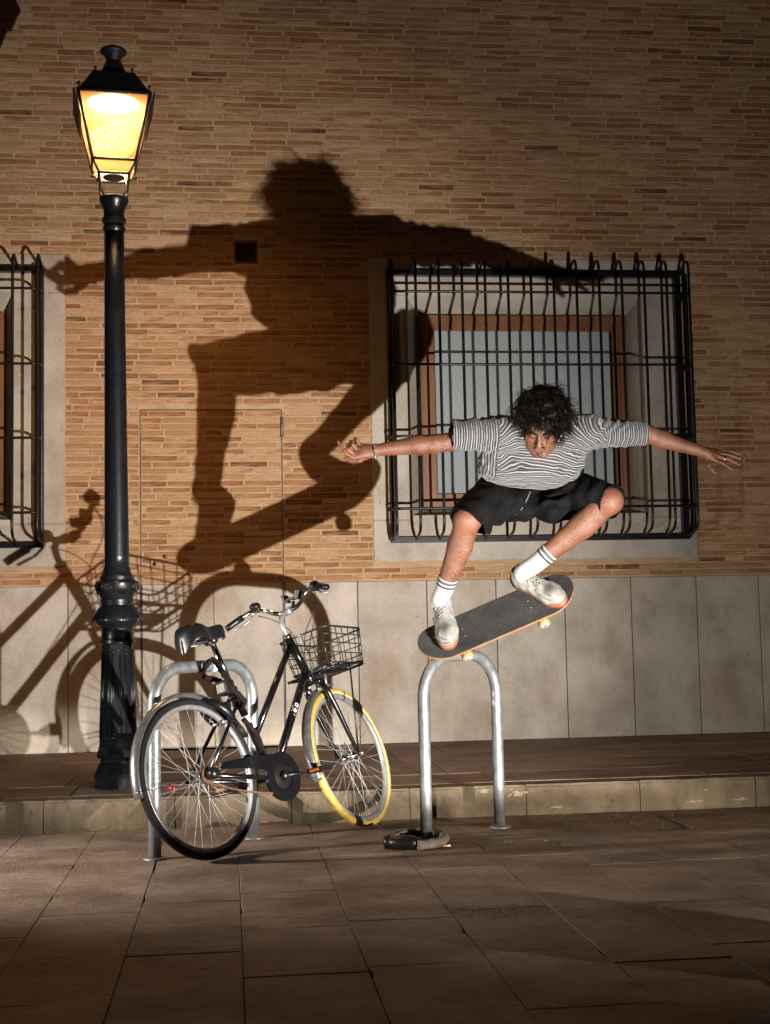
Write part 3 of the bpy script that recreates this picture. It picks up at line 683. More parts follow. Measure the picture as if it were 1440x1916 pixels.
# ================================================================ bicycle
M_bblack = mat('bicycle_black_paint', (0.004, 0.004, 0.0045), 0.2, 0.0, coat=0.3, spec=0.4, bump=0.04, bscale=40)
M_bplastic = mat('black_plastic', (0.006, 0.006, 0.006), 0.34, spec=0.35, bump=0.1, bscale=120)
M_tyreb = mat('black_tyre', (0.006, 0.0056, 0.0055), 0.75, spec=0.2, var=(0.013, 0.012, 0.011), scale=40, bump=0.5, bscale=160, bdist=0.002)
M_tyrey = mat('yellow_tyre', (0.40, 0.27, 0.04), 0.6, var=(0.28, 0.185, 0.035), scale=24, bump=0.3, bscale=200, bdist=0.002)
M_wallgrey = mat('tyre_sidewall_grey', (0.42, 0.38, 0.28), 0.7)
M_alu = mat('aluminium', (0.30, 0.305, 0.31), 0.38, 0.55, var=(0.22, 0.22, 0.22), scale=30, bump=0.08, bscale=60)
M_chrome = mat('chrome_plate', (0.72, 0.73, 0.74), 0.1, 1.0)
M_spoke = mat('spoke_steel', (0.33, 0.33, 0.33), 0.35, 0.4)
M_fender = mat('brushed_fender', (0.34, 0.345, 0.35), 0.28, 0.8, var=(0.2, 0.2, 0.2), scale=30)
M_saddle = mat('saddle_vinyl', (0.007, 0.007, 0.0075), 0.32, spec=0.4, bump=0.3, bscale=180, bdist=0.002)
M_rust = mat('rusty_chain', (0.11, 0.042, 0.015), 0.8, var=(0.035, 0.018, 0.011), scale=90)
M_orange = mat('orange_reflector', (0.36, 0.085, 0.012), 0.3); M_red = mat('red_reflector', (0.16, 0.008, 0.007), 0.25)
M_white = mat('white_decal', (0.72, 0.72, 0.70), 0.5)
BX, BYY, BHD, BLN, WB, WR = -0.0784, 5.965, 0.7566, 0.2495, 1.0484, 0.35
be = np.array([math.sin(BHD), math.cos(BHD), 0]); bl_ = np.array([-math.cos(BHD), math.sin(BHD), 0])
bu = np.array([0, 0, math.cos(BLN)])+bl_*math.sin(BLN); bw = np.cross(be, bu); bo = np.array([BX, BYY, 0.003])
Bp = lambda s, h, w=0.0: bo+be*s+bu*h+bw*w
ht, hb_ = np.array([0.772, 0.958]), np.array([0.866, 0.76]); sax = norm(np.array([ht[0]-hb_[0], ht[1]-hb_[1], 0.0]))
STEER = rad(-9)
def Fp(s, h, w=0.0):                          # points that turn with the fork
    v = np.array([s-hb_[0], h-hb_[1], w]); c, sn = math.cos(STEER), math.sin(STEER)
    k = np.array([sax[0], sax[1], 0.0]); r = v*c+np.cross(k, v)*(-sn)+k*(k@v)*(1-c)
    return Bp(hb_[0]+r[0], hb_[1]+r[1], r[2])
bike = thing('bicycle', 'black step-through city bicycle with yellow front tyre and wire basket, leaning on the hoop stand', 'bicycle', bo)
bt = lambda pts, r, name, m, n=12, par=bike, **kw: MB().tube(pts, r, n, **kw).build(name, m, par)
frame = MB()
for a, b, r in (((0.852, 0.79), (0.48, 0.32), 0.0195), ((0.785, 0.93), (0.40, 0.50), 0.0165), ((0.47, 0.29), (0.318, 0.728), 0.017)):
    frame.tube([Bp(*a), Bp(*b)], r, 16)
frame.tube([Bp(0.77, 0.962), Bp(0.868, 0.756)], 0.021, 16)
frame.tube([Bp(0.47, 0.30, -0.036), Bp(0.47, 0.30, 0.036)], 0.024, 16)
for w in (-1, 1):
    frame.tube([Bp(0.46, 0.30, w*0.03), Bp(0.36, 0.305, w*0.052), Bp(0.0, 0.348, w*0.066)], 0.0105, 10)
    frame.tube([Bp(0.325, 0.70, w*0.018), Bp(0.29, 0.66, w*0.042), Bp(0.0, 0.352, w*0.066)], 0.0085, 10)
    frame.lathe([(0.018, -0.003), (0.018, 0.003)], Bp(0.0, 0.35, w*0.066), 12, bw)
frame = frame.build('frame', M_bblack, bike)
fork = MB()
fork.tube([Fp(0.866, 0.76), Fp(0.882, 0.73)], 0.023, 14); fork.tube([Fp(0.884, 0.728, -0.052), Fp(0.884, 0.735, 0), Fp(0.884, 0.728, 0.052)], 0.014, 10)
for w in (-1, 1):
    fork.tube([Fp(0.884, 0.73, w*0.05), Fp(0.915, 0.66, w*0.058), Fp(0.955, 0.565, w*0.06), Fp(0.995, 0.465, w*0.058), Fp(1.03, 0.385, w*0.056), Fp(WB, 0.352, w*0.055)], [0.0145, 0.0145, 0.013, 0.0115, 0.010, 0.009], 12)
fork.build('fork', M_bblack, bike)
bt([Bp(0.764, 0.975), Bp(0.771, 0.96)], 0.0225, 'headset', M_chrome, 16); bt([Bp(0.864, 0.766), Bp(0.872, 0.75)], 0.0235, 'headset', M_chrome, 16)
# wheels
def wheel(cs, P, tyre_m, spokes, dish, name, side_m):
    c = P(cs, WR); X = norm(P(cs+1, WR)-c); Z = norm(P(cs, WR+1)-c); Wd = norm(P(cs, WR, 1)-c)
    def ring(prof, m, nm, par, seg=72):
        mb = MB(); vs = []; fs = []; k = len(prof)
        for i in range(seg):
            a = 2*math.pi*i/seg; d = X*math.cos(a)+Z*math.sin(a)
            vs += [c+d*r+Wd*w for r, w in prof]
        for i in range(seg):
            j = (i+1) % seg
            for q in range(k): fs.append((i*k+q, i*k+(q+1) % k, j*k+(q+1) % k, j*k+q))
        return mb.add(vs, fs, True).build(nm, m, par, fix=True)
    rim = ring([(0.306, -0.012), (0.318, -0.013), (0.322, -0.011), (0.318, -0.009), (0.318, 0.009), (0.322, 0.011), (0.318, 0.013), (0.306, 0.012), (0.300, 0.007), (0.300, -0.007)], M_alu, name, bike)
    tp = [(0.3335+0.0165*math.cos(t), 0.018*math.sin(t)) for t in np.linspace(0, 2*math.pi, 15)[:-1]]
    ring(tp, tyre_m, 'tyre', rim, 96)
    if side_m:
        for s in (-1, 1): ring([(0.3225, s*0.0150), (0.3262, s*0.0176), (0.3268, s*0.0168), (0.3235, s*0.0140)], side_m, 'tyre_sidewall', rim, 96)
    hub = MB(); hub.lathe([(0.012, -0.052), (0.012, -0.034), (0.026, -0.033), (0.026, -0.029), (0.014, -0.026), (0.014, 0.026), (0.026, 0.029), (0.026, 0.033), (0.012, 0.034), (0.012, 0.052)], c, 18, Wd)
    hub.lathe([(0.005, -0.078), (0.005, 0.078)], c, 8, Wd); hub.lathe([(0.010, 0.062), (0.010, 0.070)], c, 6, Wd, smooth=False); hub.build('hub', M_chrome, rim)
    for i in range(spokes):
        s = 1 if i % 2 else -1; a = 2*math.pi*i/spokes; b_ = a+(1 if (i//2) % 2 else -1)*rad(64)
        MB().tube([c+(X*math.cos(b_)+Z*math.sin(b_))*0.0235+Wd*s*0.031, c+(X*math.cos(a)+Z*math.sin(a))*0.303+Wd*s*0.002], 0.00115, 4, caps=False).build('spoke', M_spoke, rim)
    # tread ribs
    tb = MB()
    for i in range(120):
        a = 2*math.pi*i/120; d = X*math.cos(a)+Z*math.sin(a); t = -X*math.sin(a)+Z*math.cos(a)
        for s in (-1, 1):
            p0 = c+d*0.3505+Wd*s*0.002; p1 = c+d*0.3455+Wd*s*0.0135+t*0.010; tb.tube([p0, p1], 0.0012, 3)
    tb.build('tyre_tread', tyre_m, rim)
    return rim, c, X, Z, Wd
rw = wheel(0.0, Bp, M_tyreb, 36, 0, 'rear_wheel', None)
fw = wheel(WB, Fp, M_tyrey, 36, 0, 'front_wheel', M_wallgrey)
def fender(wh, t0, t1, m, name):
    _, c, X, Z, Wd = wh; pr_ = [(0.362, -0.027), (0.370, -0.022), (0.376, -0.010), (0.377, 0.0), (0.376, 0.010), (0.370, 0.022), (0.362, 0.027)]
    vs = []; fs = []; n = 30; k = len(pr_)
    for i in range(n+1):
        a = rad(t0+(t1-t0)*i/n); d = X*math.cos(a)+Z*math.sin(a); vs += [c+d*r+Wd*w for r, w in pr_]
    for i in range(n):
        for q in range(k-1): fs.append((i*k+q, (i+1)*k+q, (i+1)*k+q+1, i*k+q+1))
    o = MB().add(vs, fs, True).build(name, m, bike); sm = o.modifiers.new('s', 'SOLIDIFY'); sm.thickness = 0.0015
    for a in ((t1-4,) if name else ()):
        e = X*math.cos(rad(a))+Z*math.sin(rad(a))
        for s in (-1, 1): MB().tube([c+Wd*s*0.06, c+e*0.372+Wd*s*0.03, c+e*0.379], 0.0018, 6).build('fender_stay', M_chrome, o)
    return o
fender(rw, 24, 188, M_fender, 'rear_fender'); fender(fw, 92, 196, M_fender, 'front_fender')
# seat
bt([Bp(0.318, 0.725), Bp(0.236, 0.962)], 0.0135, 'seatpost', M_chrome, 14)
bt([Bp(0.323, 0.712), Bp(0.315, 0.735)], 0.021, 'seat_clamp', M_chrome, 14)
def saddle():
    prof = [(-0.012, 0.0, 0.93), (0.0, 0.062, 0.98), (0.03, 0.092, 1.0), (0.075, 0.098, 1.0), (0.12, 0.082, 0.995), (0.165, 0.058, 0.985), (0.21, 0.038, 0.985), (0.26, 0.027, 0.992), (0.305, 0.022, 1.0), (0.33, 0.014, 0.995), (0.338, 0.001, 0.985)]
    vs = []; fs = []; k = 15
    for i, (s, w, h) in enumerate(prof):
        dep = 0.06 if s < 0.2 else 0.04
        for j in range(k):
            t = -1.05+2.1*j/(k-1); ang = t*math.pi/2*0.98
            x = math.sin(ang)*max(w, 0.002); z = h+0.028+(math.cos(ang)-1)*dep*(0.35 if abs(t) < 0.7 else 0.9)-abs(t)**4*0.02
            vs.append(Bp(0.058+s*0.80, z+0.004, x*0.84))
    for i in range(len(prof)-1):
        for j in range(k-1): fs.append((i*k+j, i*k+j+1, (i+1)*k+j+1, (i+1)*k+j))
    o = MB().add(vs, fs, True).build('saddle', M_saddle, bike, fix=True)
    md = o.modifiers.new('t', 'SOLIDIFY'); md.thickness = 0.006; md.offset = 0; sb = o.modifiers.new('s', 'SUBSURF'); sb.levels = 2; sb.render_levels = 2
    rl = MB()
    for w in (-1, 1):
        rl.tube([Bp(0.09, 0.958, w*0.045), Bp(0.12, 0.958, w*0.035), Bp(0.22, 0.962, w*0.022), Bp(0.33, 0.995, w*0.008)], 0.0038, 8)
        hx = [Bp(0.085+0.010*math.cos(t), 0.945+0.04*t/25, w*0.042+0.010*math.sin(t)) for t in np.linspace(0, 25, 60)]; rl.tube(hx, 0.0022, 5)
    rl.tube([Bp(0.235, 0.955, -0.03), Bp(0.235, 0.955, 0.03)], 0.017, 12)
    rl.build('saddle_rails', M_chrome, o)
saddle()
# stem, handlebar, grips, levers, bell, phone cradle, cables
bt([Bp(0.769, 0.962), Fp(0.756, 1.0), Fp(0.752, 1.035), Fp(0.764, 1.066), Fp(0.80, 1.092), Fp(0.832, 1.1)], [0.0125, 0.0125, 0.013, 0.0135, 0.0135, 0.013], 'stem', M_alu, 14)
bt([Fp(0.835, 1.1, -0.02), Fp(0.835, 1.1, 0.02)], 0.020, 'stem_clamp', M_alu, 14)
hbp = lambda w: [(0.742, 1.118, 0.292*w), (0.775, 1.142, 0.245*w), (0.815, 1.163, 0.195*w), (0.836, 1.155, 0.14*w), (0.838, 1.12, 0.085*w), (0.835, 1.102, 0.04*w)]
def spl(pts, n=5):                            # Catmull-Rom through points
    P_ = [np.array(p, float) for p in pts]; P_ = [2*P_[0]-P_[1]]+P_+[2*P_[-1]-P_[-2]]; out = []
    for i in range(1, len(P_)-2):
        for t in np.linspace(0, 1, n, endpoint=False):
            a, b, c, d = P_[i-1:i+3]; out.append(0.5*((2*b)+(c-a)*t+(2*a-5*b+4*c-d)*t*t+(3*b-a-3*c+d)*t**3))
    return out+[P_[-2]]
bt(spl([Fp(*p) for p in hbp(-1)]+[Fp(*p) for p in hbp(1)[::-1]]), 0.0112, 'handlebar', M_chrome, 12)
for w in (-1, 1):
    q = hbp(w); g0, g1 = np.array(q[0]), np.array(q[1])
    bt([Fp(*(g0+(g0-g1)*0.35)), Fp(*g0), Fp(*(g0+(g1-g0)*0.6)), Fp(*(g1+(np.array(q[2])-g1)*0.25))], [0.015, 0.0165, 0.0158, 0.0165], 'grip', M_bplastic, 14)
    lv = MB(); a = np.array(q[2])+np.array([0.012, -0.018, 0.0]); lv.tube([Fp(*q[2]), Fp(*a)], 0.012, 8)
    lv.tube([Fp(*a), Fp(a[0]-0.02, a[1]-0.028, a[2]+w*0.035), Fp(a[0]-0.065, a[1]-0.052, a[2]+w*0.09)], [0.006, 0.0055, 0.0065], 8); lv.build('brake_lever', M_alu, bike)
q = hbp(-1)
bc = Fp(0.826, 1.185, -0.172); MB().lathe([(0.026, -0.012), (0.0285, -0.004), (0.027, 0.008), (0.018, 0.017), (0.0, 0.021)], bc, 20, bu).build('bell', M_bplastic, bike)
bc = Fp(0.80, 1.158, 0.205); MB().lathe([(0.0, -0.024), (0.022, -0.024), (0.026, -0.018), (0.026, 0.012), (0.018, 0.022), (0.0, 0.024)], bc, 20, norm(-_f+_r*0.1)).build('gear_shifter', M_bplastic, bike)
pm = MB(); c = Fp(0.86, 1.14, 0.03); pm.tube([Fp(0.838, 1.105, 0.03), c], 0.009, 8)
pm.obox(c+bu*0.018, norm(be+bw*0.3), norm(bw-be*0.3), bu, 0.03, 0.024, 0.005, 0.003)
for s, t in ((-1, 0.045), (1, 0.04)):
    pm.obox(c+bu*0.026+norm(bw)*s*t, bw, be, norm(bu+bw*s*0.3), 0.005, 0.025, 0.022, 0.002)
pm.build('phone_cradle', mat('grey_plastic', (0.05, 0.05, 0.052), 0.5), bike)
cb = MB()
for w, e in ((1, (0.83, 1.13, 0.17)), (-1, (0.83, 1.135, -0.17))):
    cb.tube(spl([Fp(*e), Fp(0.90, 1.10, w*0.13), Fp(0.93, 1.02, w*0.07), Fp(0.90, 0.92, w*0.035), Fp(0.875, 0.84, w*0.03)]), 0.0024, 6)
cb.tube(spl([Fp(0.82, 1.14, 0.19), Fp(0.885, 1.07, 0.12), Fp(0.86, 0.97, 0.05), Fp(0.83, 0.86, 0.028), Bp(0.68, 0.61, 0.022), Bp(0.52, 0.39, 0.022)]), 0.0024, 6)
cb.build('cables', M_bplastic, bike)
# drivetrain
cg = MB(); cc = Bp(0.47, 0.30, 0.052)
def plate(pts, w0, w1, nm, m): return MB().prism([Bp(s, h, w0) for s, h in pts], bw*(w1-w0)).build(nm, m, bike, fix=True)
ring_o = [(0.47+0.112*math.cos(a), 0.30+0.112*math.sin(a)) for a in np.linspace(0, 2*math.pi, 41)[:-1]]
ring_i = [(0.47+0.062*math.cos(a), 0.30+0.062*math.sin(a)) for a in np.linspace(0, 2*math.pi, 41)[:-1]]
vs = [Bp(s, h, w) for w in (0.047, 0.066) for R_ in (ring_o, ring_i) for s, h in R_]; n = 40; fs = []
for i in range(n):
    j = (i+1) % n; fs += [(i, j, n+j, n+i), (2*n+i, 3*n+i, 3*n+j, 2*n+j), (i, 2*n+i, 2*n+j, j), (n+i, n+j, 3*n+j, 3*n+i)]
gd = MB().add(vs, fs); gd.prism([Bp(s, h, 0.0485) for s, h in ((0.45, 0.405), (0.30, 0.408), (0.16, 0.402), (0.085, 0.395), (0.08, 0.368), (0.17, 0.362), (0.32, 0.35), (0.39, 0.335))], bw*0.016)
gd = gd.build('chain_guard', M_bblack, bike, fix=True)
cr = MB(); cr.lathe([(0.0, 0.0), (0.075, 0.0), (0.078, 0.003), (0.075, 0.006), (0.0, 0.006)], Bp(0.47, 0.30, 0.050), 36, bw); cr.lathe([(0.02, 0), (0.02, 0.03), (0.0, 0.032)], Bp(0.47, 0.30, 0.055), 16, bw); cr.build('chainring', M_bplastic, bike)
for w, e in ((1, (0.64, 0.298)), (-1, (0.302, 0.297))):
    bt([Bp(0.47, 0.30, w*0.078), Bp((0.47+e[0])/2, 0.30, w*0.086), Bp(*e, w*0.092)], [0.0135, 0.011, 0.0125], 'crank', M_bplastic, 10, flat=0.6)
    pd = MB(); pc_ = Bp(*e, w*0.14); pd.tube([Bp(*e, w*0.09), Bp(*e, w*0.185)], 0.0065, 8)
    for s in (-1, 1): pd.obox(pc_+be*s*0.036, be, bw, bu, 0.006, 0.044, 0.012, 0.003)
    for s in (-1, 1): pd.obox(pc_+bw*s*0.042, be, bw, bu, 0.036, 0.006, 0.011, 0.002)
    pd.obox(pc_, be, bw, bu, 0.03, 0.03, 0.006, 0.002)
    pd = pd.build('pedal', M_bplastic, bike)
    MB().obox(pc_-be*0.0425, be, bw, bu, 0.002, 0.028, 0.006).build('reflector', M_orange, pd)
    MB().obox(pc_+be*0.0425, be, bw, bu, 0.002, 0.028, 0.006).build('reflector', M_orange, pd)
ch = MB(); rs = 0.036
def chain_run(a, b, n):
    for i in range(n):
        t = (i+0.5)/n; s, h = a[0]+(b[0]-a[0])*t, a[1]+(b[1]-a[1])*t-0.012*math.sin(math.pi*t); ch.obox(Bp(s, h, 0.056), norm(be*(b[0]-a[0])+bu*(b[1]-a[1])), bw, bu, 0.0048, 0.004, 0.0036)
chain_run((0.02, 0.35+rs), (0.45, 0.30+0.078), 44); chain_run((0.0, 0.35-rs), (0.45, 0.30-0.077), 46); ch.build('chain', M_rust, bike)
MB().lathe([(0.0, 0.0), (0.034, 0.0), (0.038, 0.002), (0.034, 0.005), (0.0, 0.005)], Bp(0, 0.35, 0.053), 18, bw).build('sprocket', M_rust, bike)
MB().lathe([(0.0, 0.0), (0.026, 0.0), (0.026, 0.03), (0.018, 0.04), (0.0, 0.042)], Bp(0.0, 0.352, 0.070), 16, bw).build('hub_cover', M_bplastic, bike)
# frame lock at the seat stays, brakes, reflector, kickstand
rl = MB(); c = Bp(0.19, 0.615); rl.tube(arc(c, bw*0.062, norm(Bp(-0.10, 0.10)-Bp(0, 0))*0.085, -0.5, math.pi+0.5, 24), 0.016, 10, flat=1.3)
rl.obox(Bp(0.215, 0.64, 0.0), norm(be*0.7-bu*0.7), bw, norm(be*0.7+bu*0.7), 0.02, 0.05, 0.022, 0.008); rl.build('ring_lock', M_bplastic, bike)
kd = MB(); kd.obox(Bp(0.268, 0.735, 0.0), be, bw, bu, 0.03, 0.038, 0.034, 0.014); kd.build('rear_lamp_box', M_bplastic, bike)
for P, s0, h0, nm in ((Bp, 0.22, 0.585, 'rear_brake'), (Fp, 0.925, 0.70, 'front_brake')):
    bk = MB()
    for w in (-1, 1):
        bk.tube([P(s0, h0, w*0.048), P(s0+0.012, h0+0.05, w*0.05), P(s0+0.03, h0+0.095, w*0.038)], [0.007, 0.0055, 0.0045], 8)
        bk.obox(P(s0-0.012, h0-0.008, w*0.03), be, bw, bu, 0.026, 0.007, 0.006, 0.002); bk.ball(P(s0, h0, w*0.053), 0.008, 8, rings=6)
    bk.tube([P(s0+0.03, h0+0.095, -0.05), P(s0+0.03, h0+0.098, 0.06)], 0.002, 6); bk.build(nm, M_alu, bike)
MB().lathe([(0.0, 0.0), (0.02, 0.0), (0.022, 0.006), (0.0, 0.012)], Bp(-0.10, 0.33, -0.07), 14, -be).build('rear_reflector', M_red, bike)
bt([Bp(0.40, 0.285, -0.05), Bp(0.27, 0.275, -0.07), Bp(0.12, 0.27, -0.075)], [0.011, 0.009, 0.008], 'kickstand', M_bplastic, 10)
# front rack and wire basket
rk = MB()
for w in (-0.13, 0.13): rk.tube([Fp(0.88, 0.772, w), Fp(1.20, 0.802, w)], 0.007, 8)
for s in (0.90, 1.0, 1.1, 1.18): rk.tube([Fp(s, 0.774+0.03*(s-0.88)/0.32, -0.13), Fp(s, 0.774+0.03*(s-0.88)/0.32, 0.13)], 0.006, 8)
rk.obox(Fp(1.03, 0.778), norm(Fp(1.1, 0.7866)-Fp(1.0, 0.7772)), bw, bu, 0.14, 0.06, 0.007, 0.003)
for w in (-1, 1): rk.tube([Fp(1.03, 0.36, w*0.066), Fp(1.10, 0.79, w*0.11)], 0.0045, 8)
rk.tube([Fp(0.885, 0.735), Fp(0.93, 0.775)], 0.008, 8); rk.build('front_rack', M_bplastic, bike)
bs = MB(); s0, s1 = 0.915, 1.235
def hB(s, k): return 0.800-0.005*(s-0.86)/0.345+k*0.18
def rect(k, grow):
    w = 0.125+grow*k; a, b = s0-grow*k*0.6, s1+grow*k
    return [Fp(a, hB(a, k), -w), Fp(b, hB(b, k), -w), Fp(b, hB(b, k), w), Fp(a, hB(a, k), w)]
for k, r in ((0, 0.0045), (0.28, 0.0028), (0.55, 0.0028), (0.8, 0.0028), (1.0, 0.0052)):
    p = rect(k, 0.022); p2 = []
    for i in range(4):
        a, b, c = p[i-1], p[i], p[(i+1) % 4]; p2 += [b+(a-b)*0.1, b+(a-b)*0.03+(c-b)*0.03, b+(c-b)*0.1]
    bs.tube(p2, r, 8, closed=True)
bot, top = rect(0, 0.022), rect(1, 0.022)
for i in range(4):
    j = (i+1) % 4; n = 6 if i % 2 == 0 else 5
    for q in range(n): t = (q+0.5)/n; bs.tube([bot[i]*(1-t)+bot[j]*t, top[i]*(1-t)+top[j]*t], 0.0026, 6)
for q in range(6): t = (q+0.5)/6; bs.tube([bot[0]*(1-t)+bot[1]*t, bot[3]*(1-t)+bot[2]*t], 0.0026, 6)
bs.build('wire_basket', mat('basket_wire', (0.02, 0.028, 0.024), 0.22, 0.3, coat=0.5), bike)
# lettering on the down tube and pale decal on the seat tube
fc = bpy.data.curves.new('frame_lettering', 'FONT'); fc.body = 'Velo'; fc.size = 0.040; fc.shear = 0.35; fc.align_x = 'CENTER'; fc.extrude = 0.0004; fc.offset = 0.0005; fc.space_character = 1.05
tmp = bpy.data.objects.new('frame_lettering', fc); col.objects.link(tmp); dg = bpy.context.evaluated_depsgraph_get(); me = bpy.data.meshes.new_from_object(tmp.evaluated_get(dg)); bpy.data.objects.remove(tmp)
td = norm(Bp(0.852, 0.79)-Bp(0.48, 0.32)); side = norm(np.cross(td, bw)); cen = Bp(0.70, 0.598); nrm = norm(-_f-td*(-_f@td)); side = np.cross(nrm, td)
for v in me.vertices:
    x, y, z = v.co; ang = (y-0.016)/0.0198; v.co = Vector(cen+td*x+(side*math.sin(ang)+nrm*math.cos(ang))*(0.0200+z)-wloc(frame))
me.materials.clear(); me.materials.append(M_white); me.name = 'frame_lettering'; link('frame_lettering', me, frame)
bt([Bp(0.375, 0.565), Bp(0.362, 0.60)], 0.0175, 'pale_tape', M_white, 16, par=frame)

# ================================================================ locks, cigarette end
M_cloth = mat('brown_lock_sleeve', (0.008, 0.0036, 0.003), 0.85, var=(0.015, 0.007, 0.006), spec=0.2, scale=40, bump=0.8, bscale=90, bdist=0.004)
hm = (HA[0]+HA[1])/2; hz = 0.815
lk = thing('lock_chain', 'dark brown cloth-sleeved lock chain looped round the hoop stand and bicycle seat tube', 'lock', at(420, 1290, 6.2))
pts = [at(*q) for q in ((384, 1247, 6.10), (398, 1234, 6.12), (412, 1250, 6.08), (425, 1272, 6.02), (437, 1290, 5.98), (449, 1303, 6.0), (456, 1312, 6.06), (452, 1322, 6.14), (440, 1318, 6.22), (420, 1282, 6.30), (405, 1272, 6.28), (385, 1268, 6.22), (378, 1262, 6.16))]
sp_ = spl(pts, 8); r_ = [0.0125*(1+0.16*math.sin(i*1.9)+0.1*math.sin(i*0.7)) for i in range(len(sp_))]
MB().tube(sp_, r_, 12, closed=True).build('sleeve', M_cloth, lk)
pts = [at(*q) for q in ((455, 1345, 6.05), (470, 1362, 6.07), (482, 1378, 6.09), (490, 1400, 6.12))]
MB().tube(spl(pts, 6), 0.012, 10).build('sleeve', M_cloth, lk)
M_grey = mat('grey_lock_sleeve', (0.13, 0.12, 0.10), 0.8, var=(0.075, 0.066, 0.052), scale=40, bump=0.9, bscale=70, bdist=0.005)
c0 = HB[0]; rg = thing('ring_chain_lock', 'grey sleeved chain lock with black barrel lying round the foot of the bare hoop stand', 'lock', c0)
def gz(x, y, z): q = on_z(x, y, 0.0); return np.array([q[0], q[1], z])
pts = [gz(*q) for q in ((782, 1592, 0.024), (800, 1590, 0.024), (822, 1586, 0.024), (831, 1578, 0.022), (826, 1570, 0.02), (805, 1564, 0.02), (780, 1566, 0.02), (755, 1570, 0.022), (738, 1578, 0.022))]
sp_ = spl(pts, 7); r_ = [0.0205*(1+0.10*math.sin(i*2.1)+0.08*math.sin(i*0.9)) for i in range(len(sp_))]
MB().tube(sp_, r_, 14).build('sleeve', M_grey, rg)
bp_ = [gz(722, 1588, 0.03), gz(740, 1590, 0.031), gz(770, 1590, 0.031), gz(786, 1590, 0.029)]
MB().tube(bp_, [0.022, 0.0315, 0.0325, 0.024], 18).build('lock_barrel', M_bplastic, rg)
MB().tube([gz(719, 1588, 0.03), gz(731, 1588, 0.03)], [0.029, 0.031], 16).build('lock_cap', M_bplastic, rg)
ca, cb_ = gz(825, 1585, 0.006), gz(842, 1584, 0.006)
cg_ = thing('cigarette_end', 'tiny orange-tipped cigarette end lying beside the grey chain lock', 'cigarette', (ca+cb_)/2)
MB().tube([ca, ca+(cb_-ca)*0.55], 0.0042, 10).build('filter', mat('cork_tip', (0.62, 0.22, 0.06), 0.7), cg_)
MB().tube([ca+(cb_-ca)*0.56, cb_], 0.0040, 10).build('paper', mat('cigarette_paper', (0.8, 0.78, 0.74), 0.7), cg_)
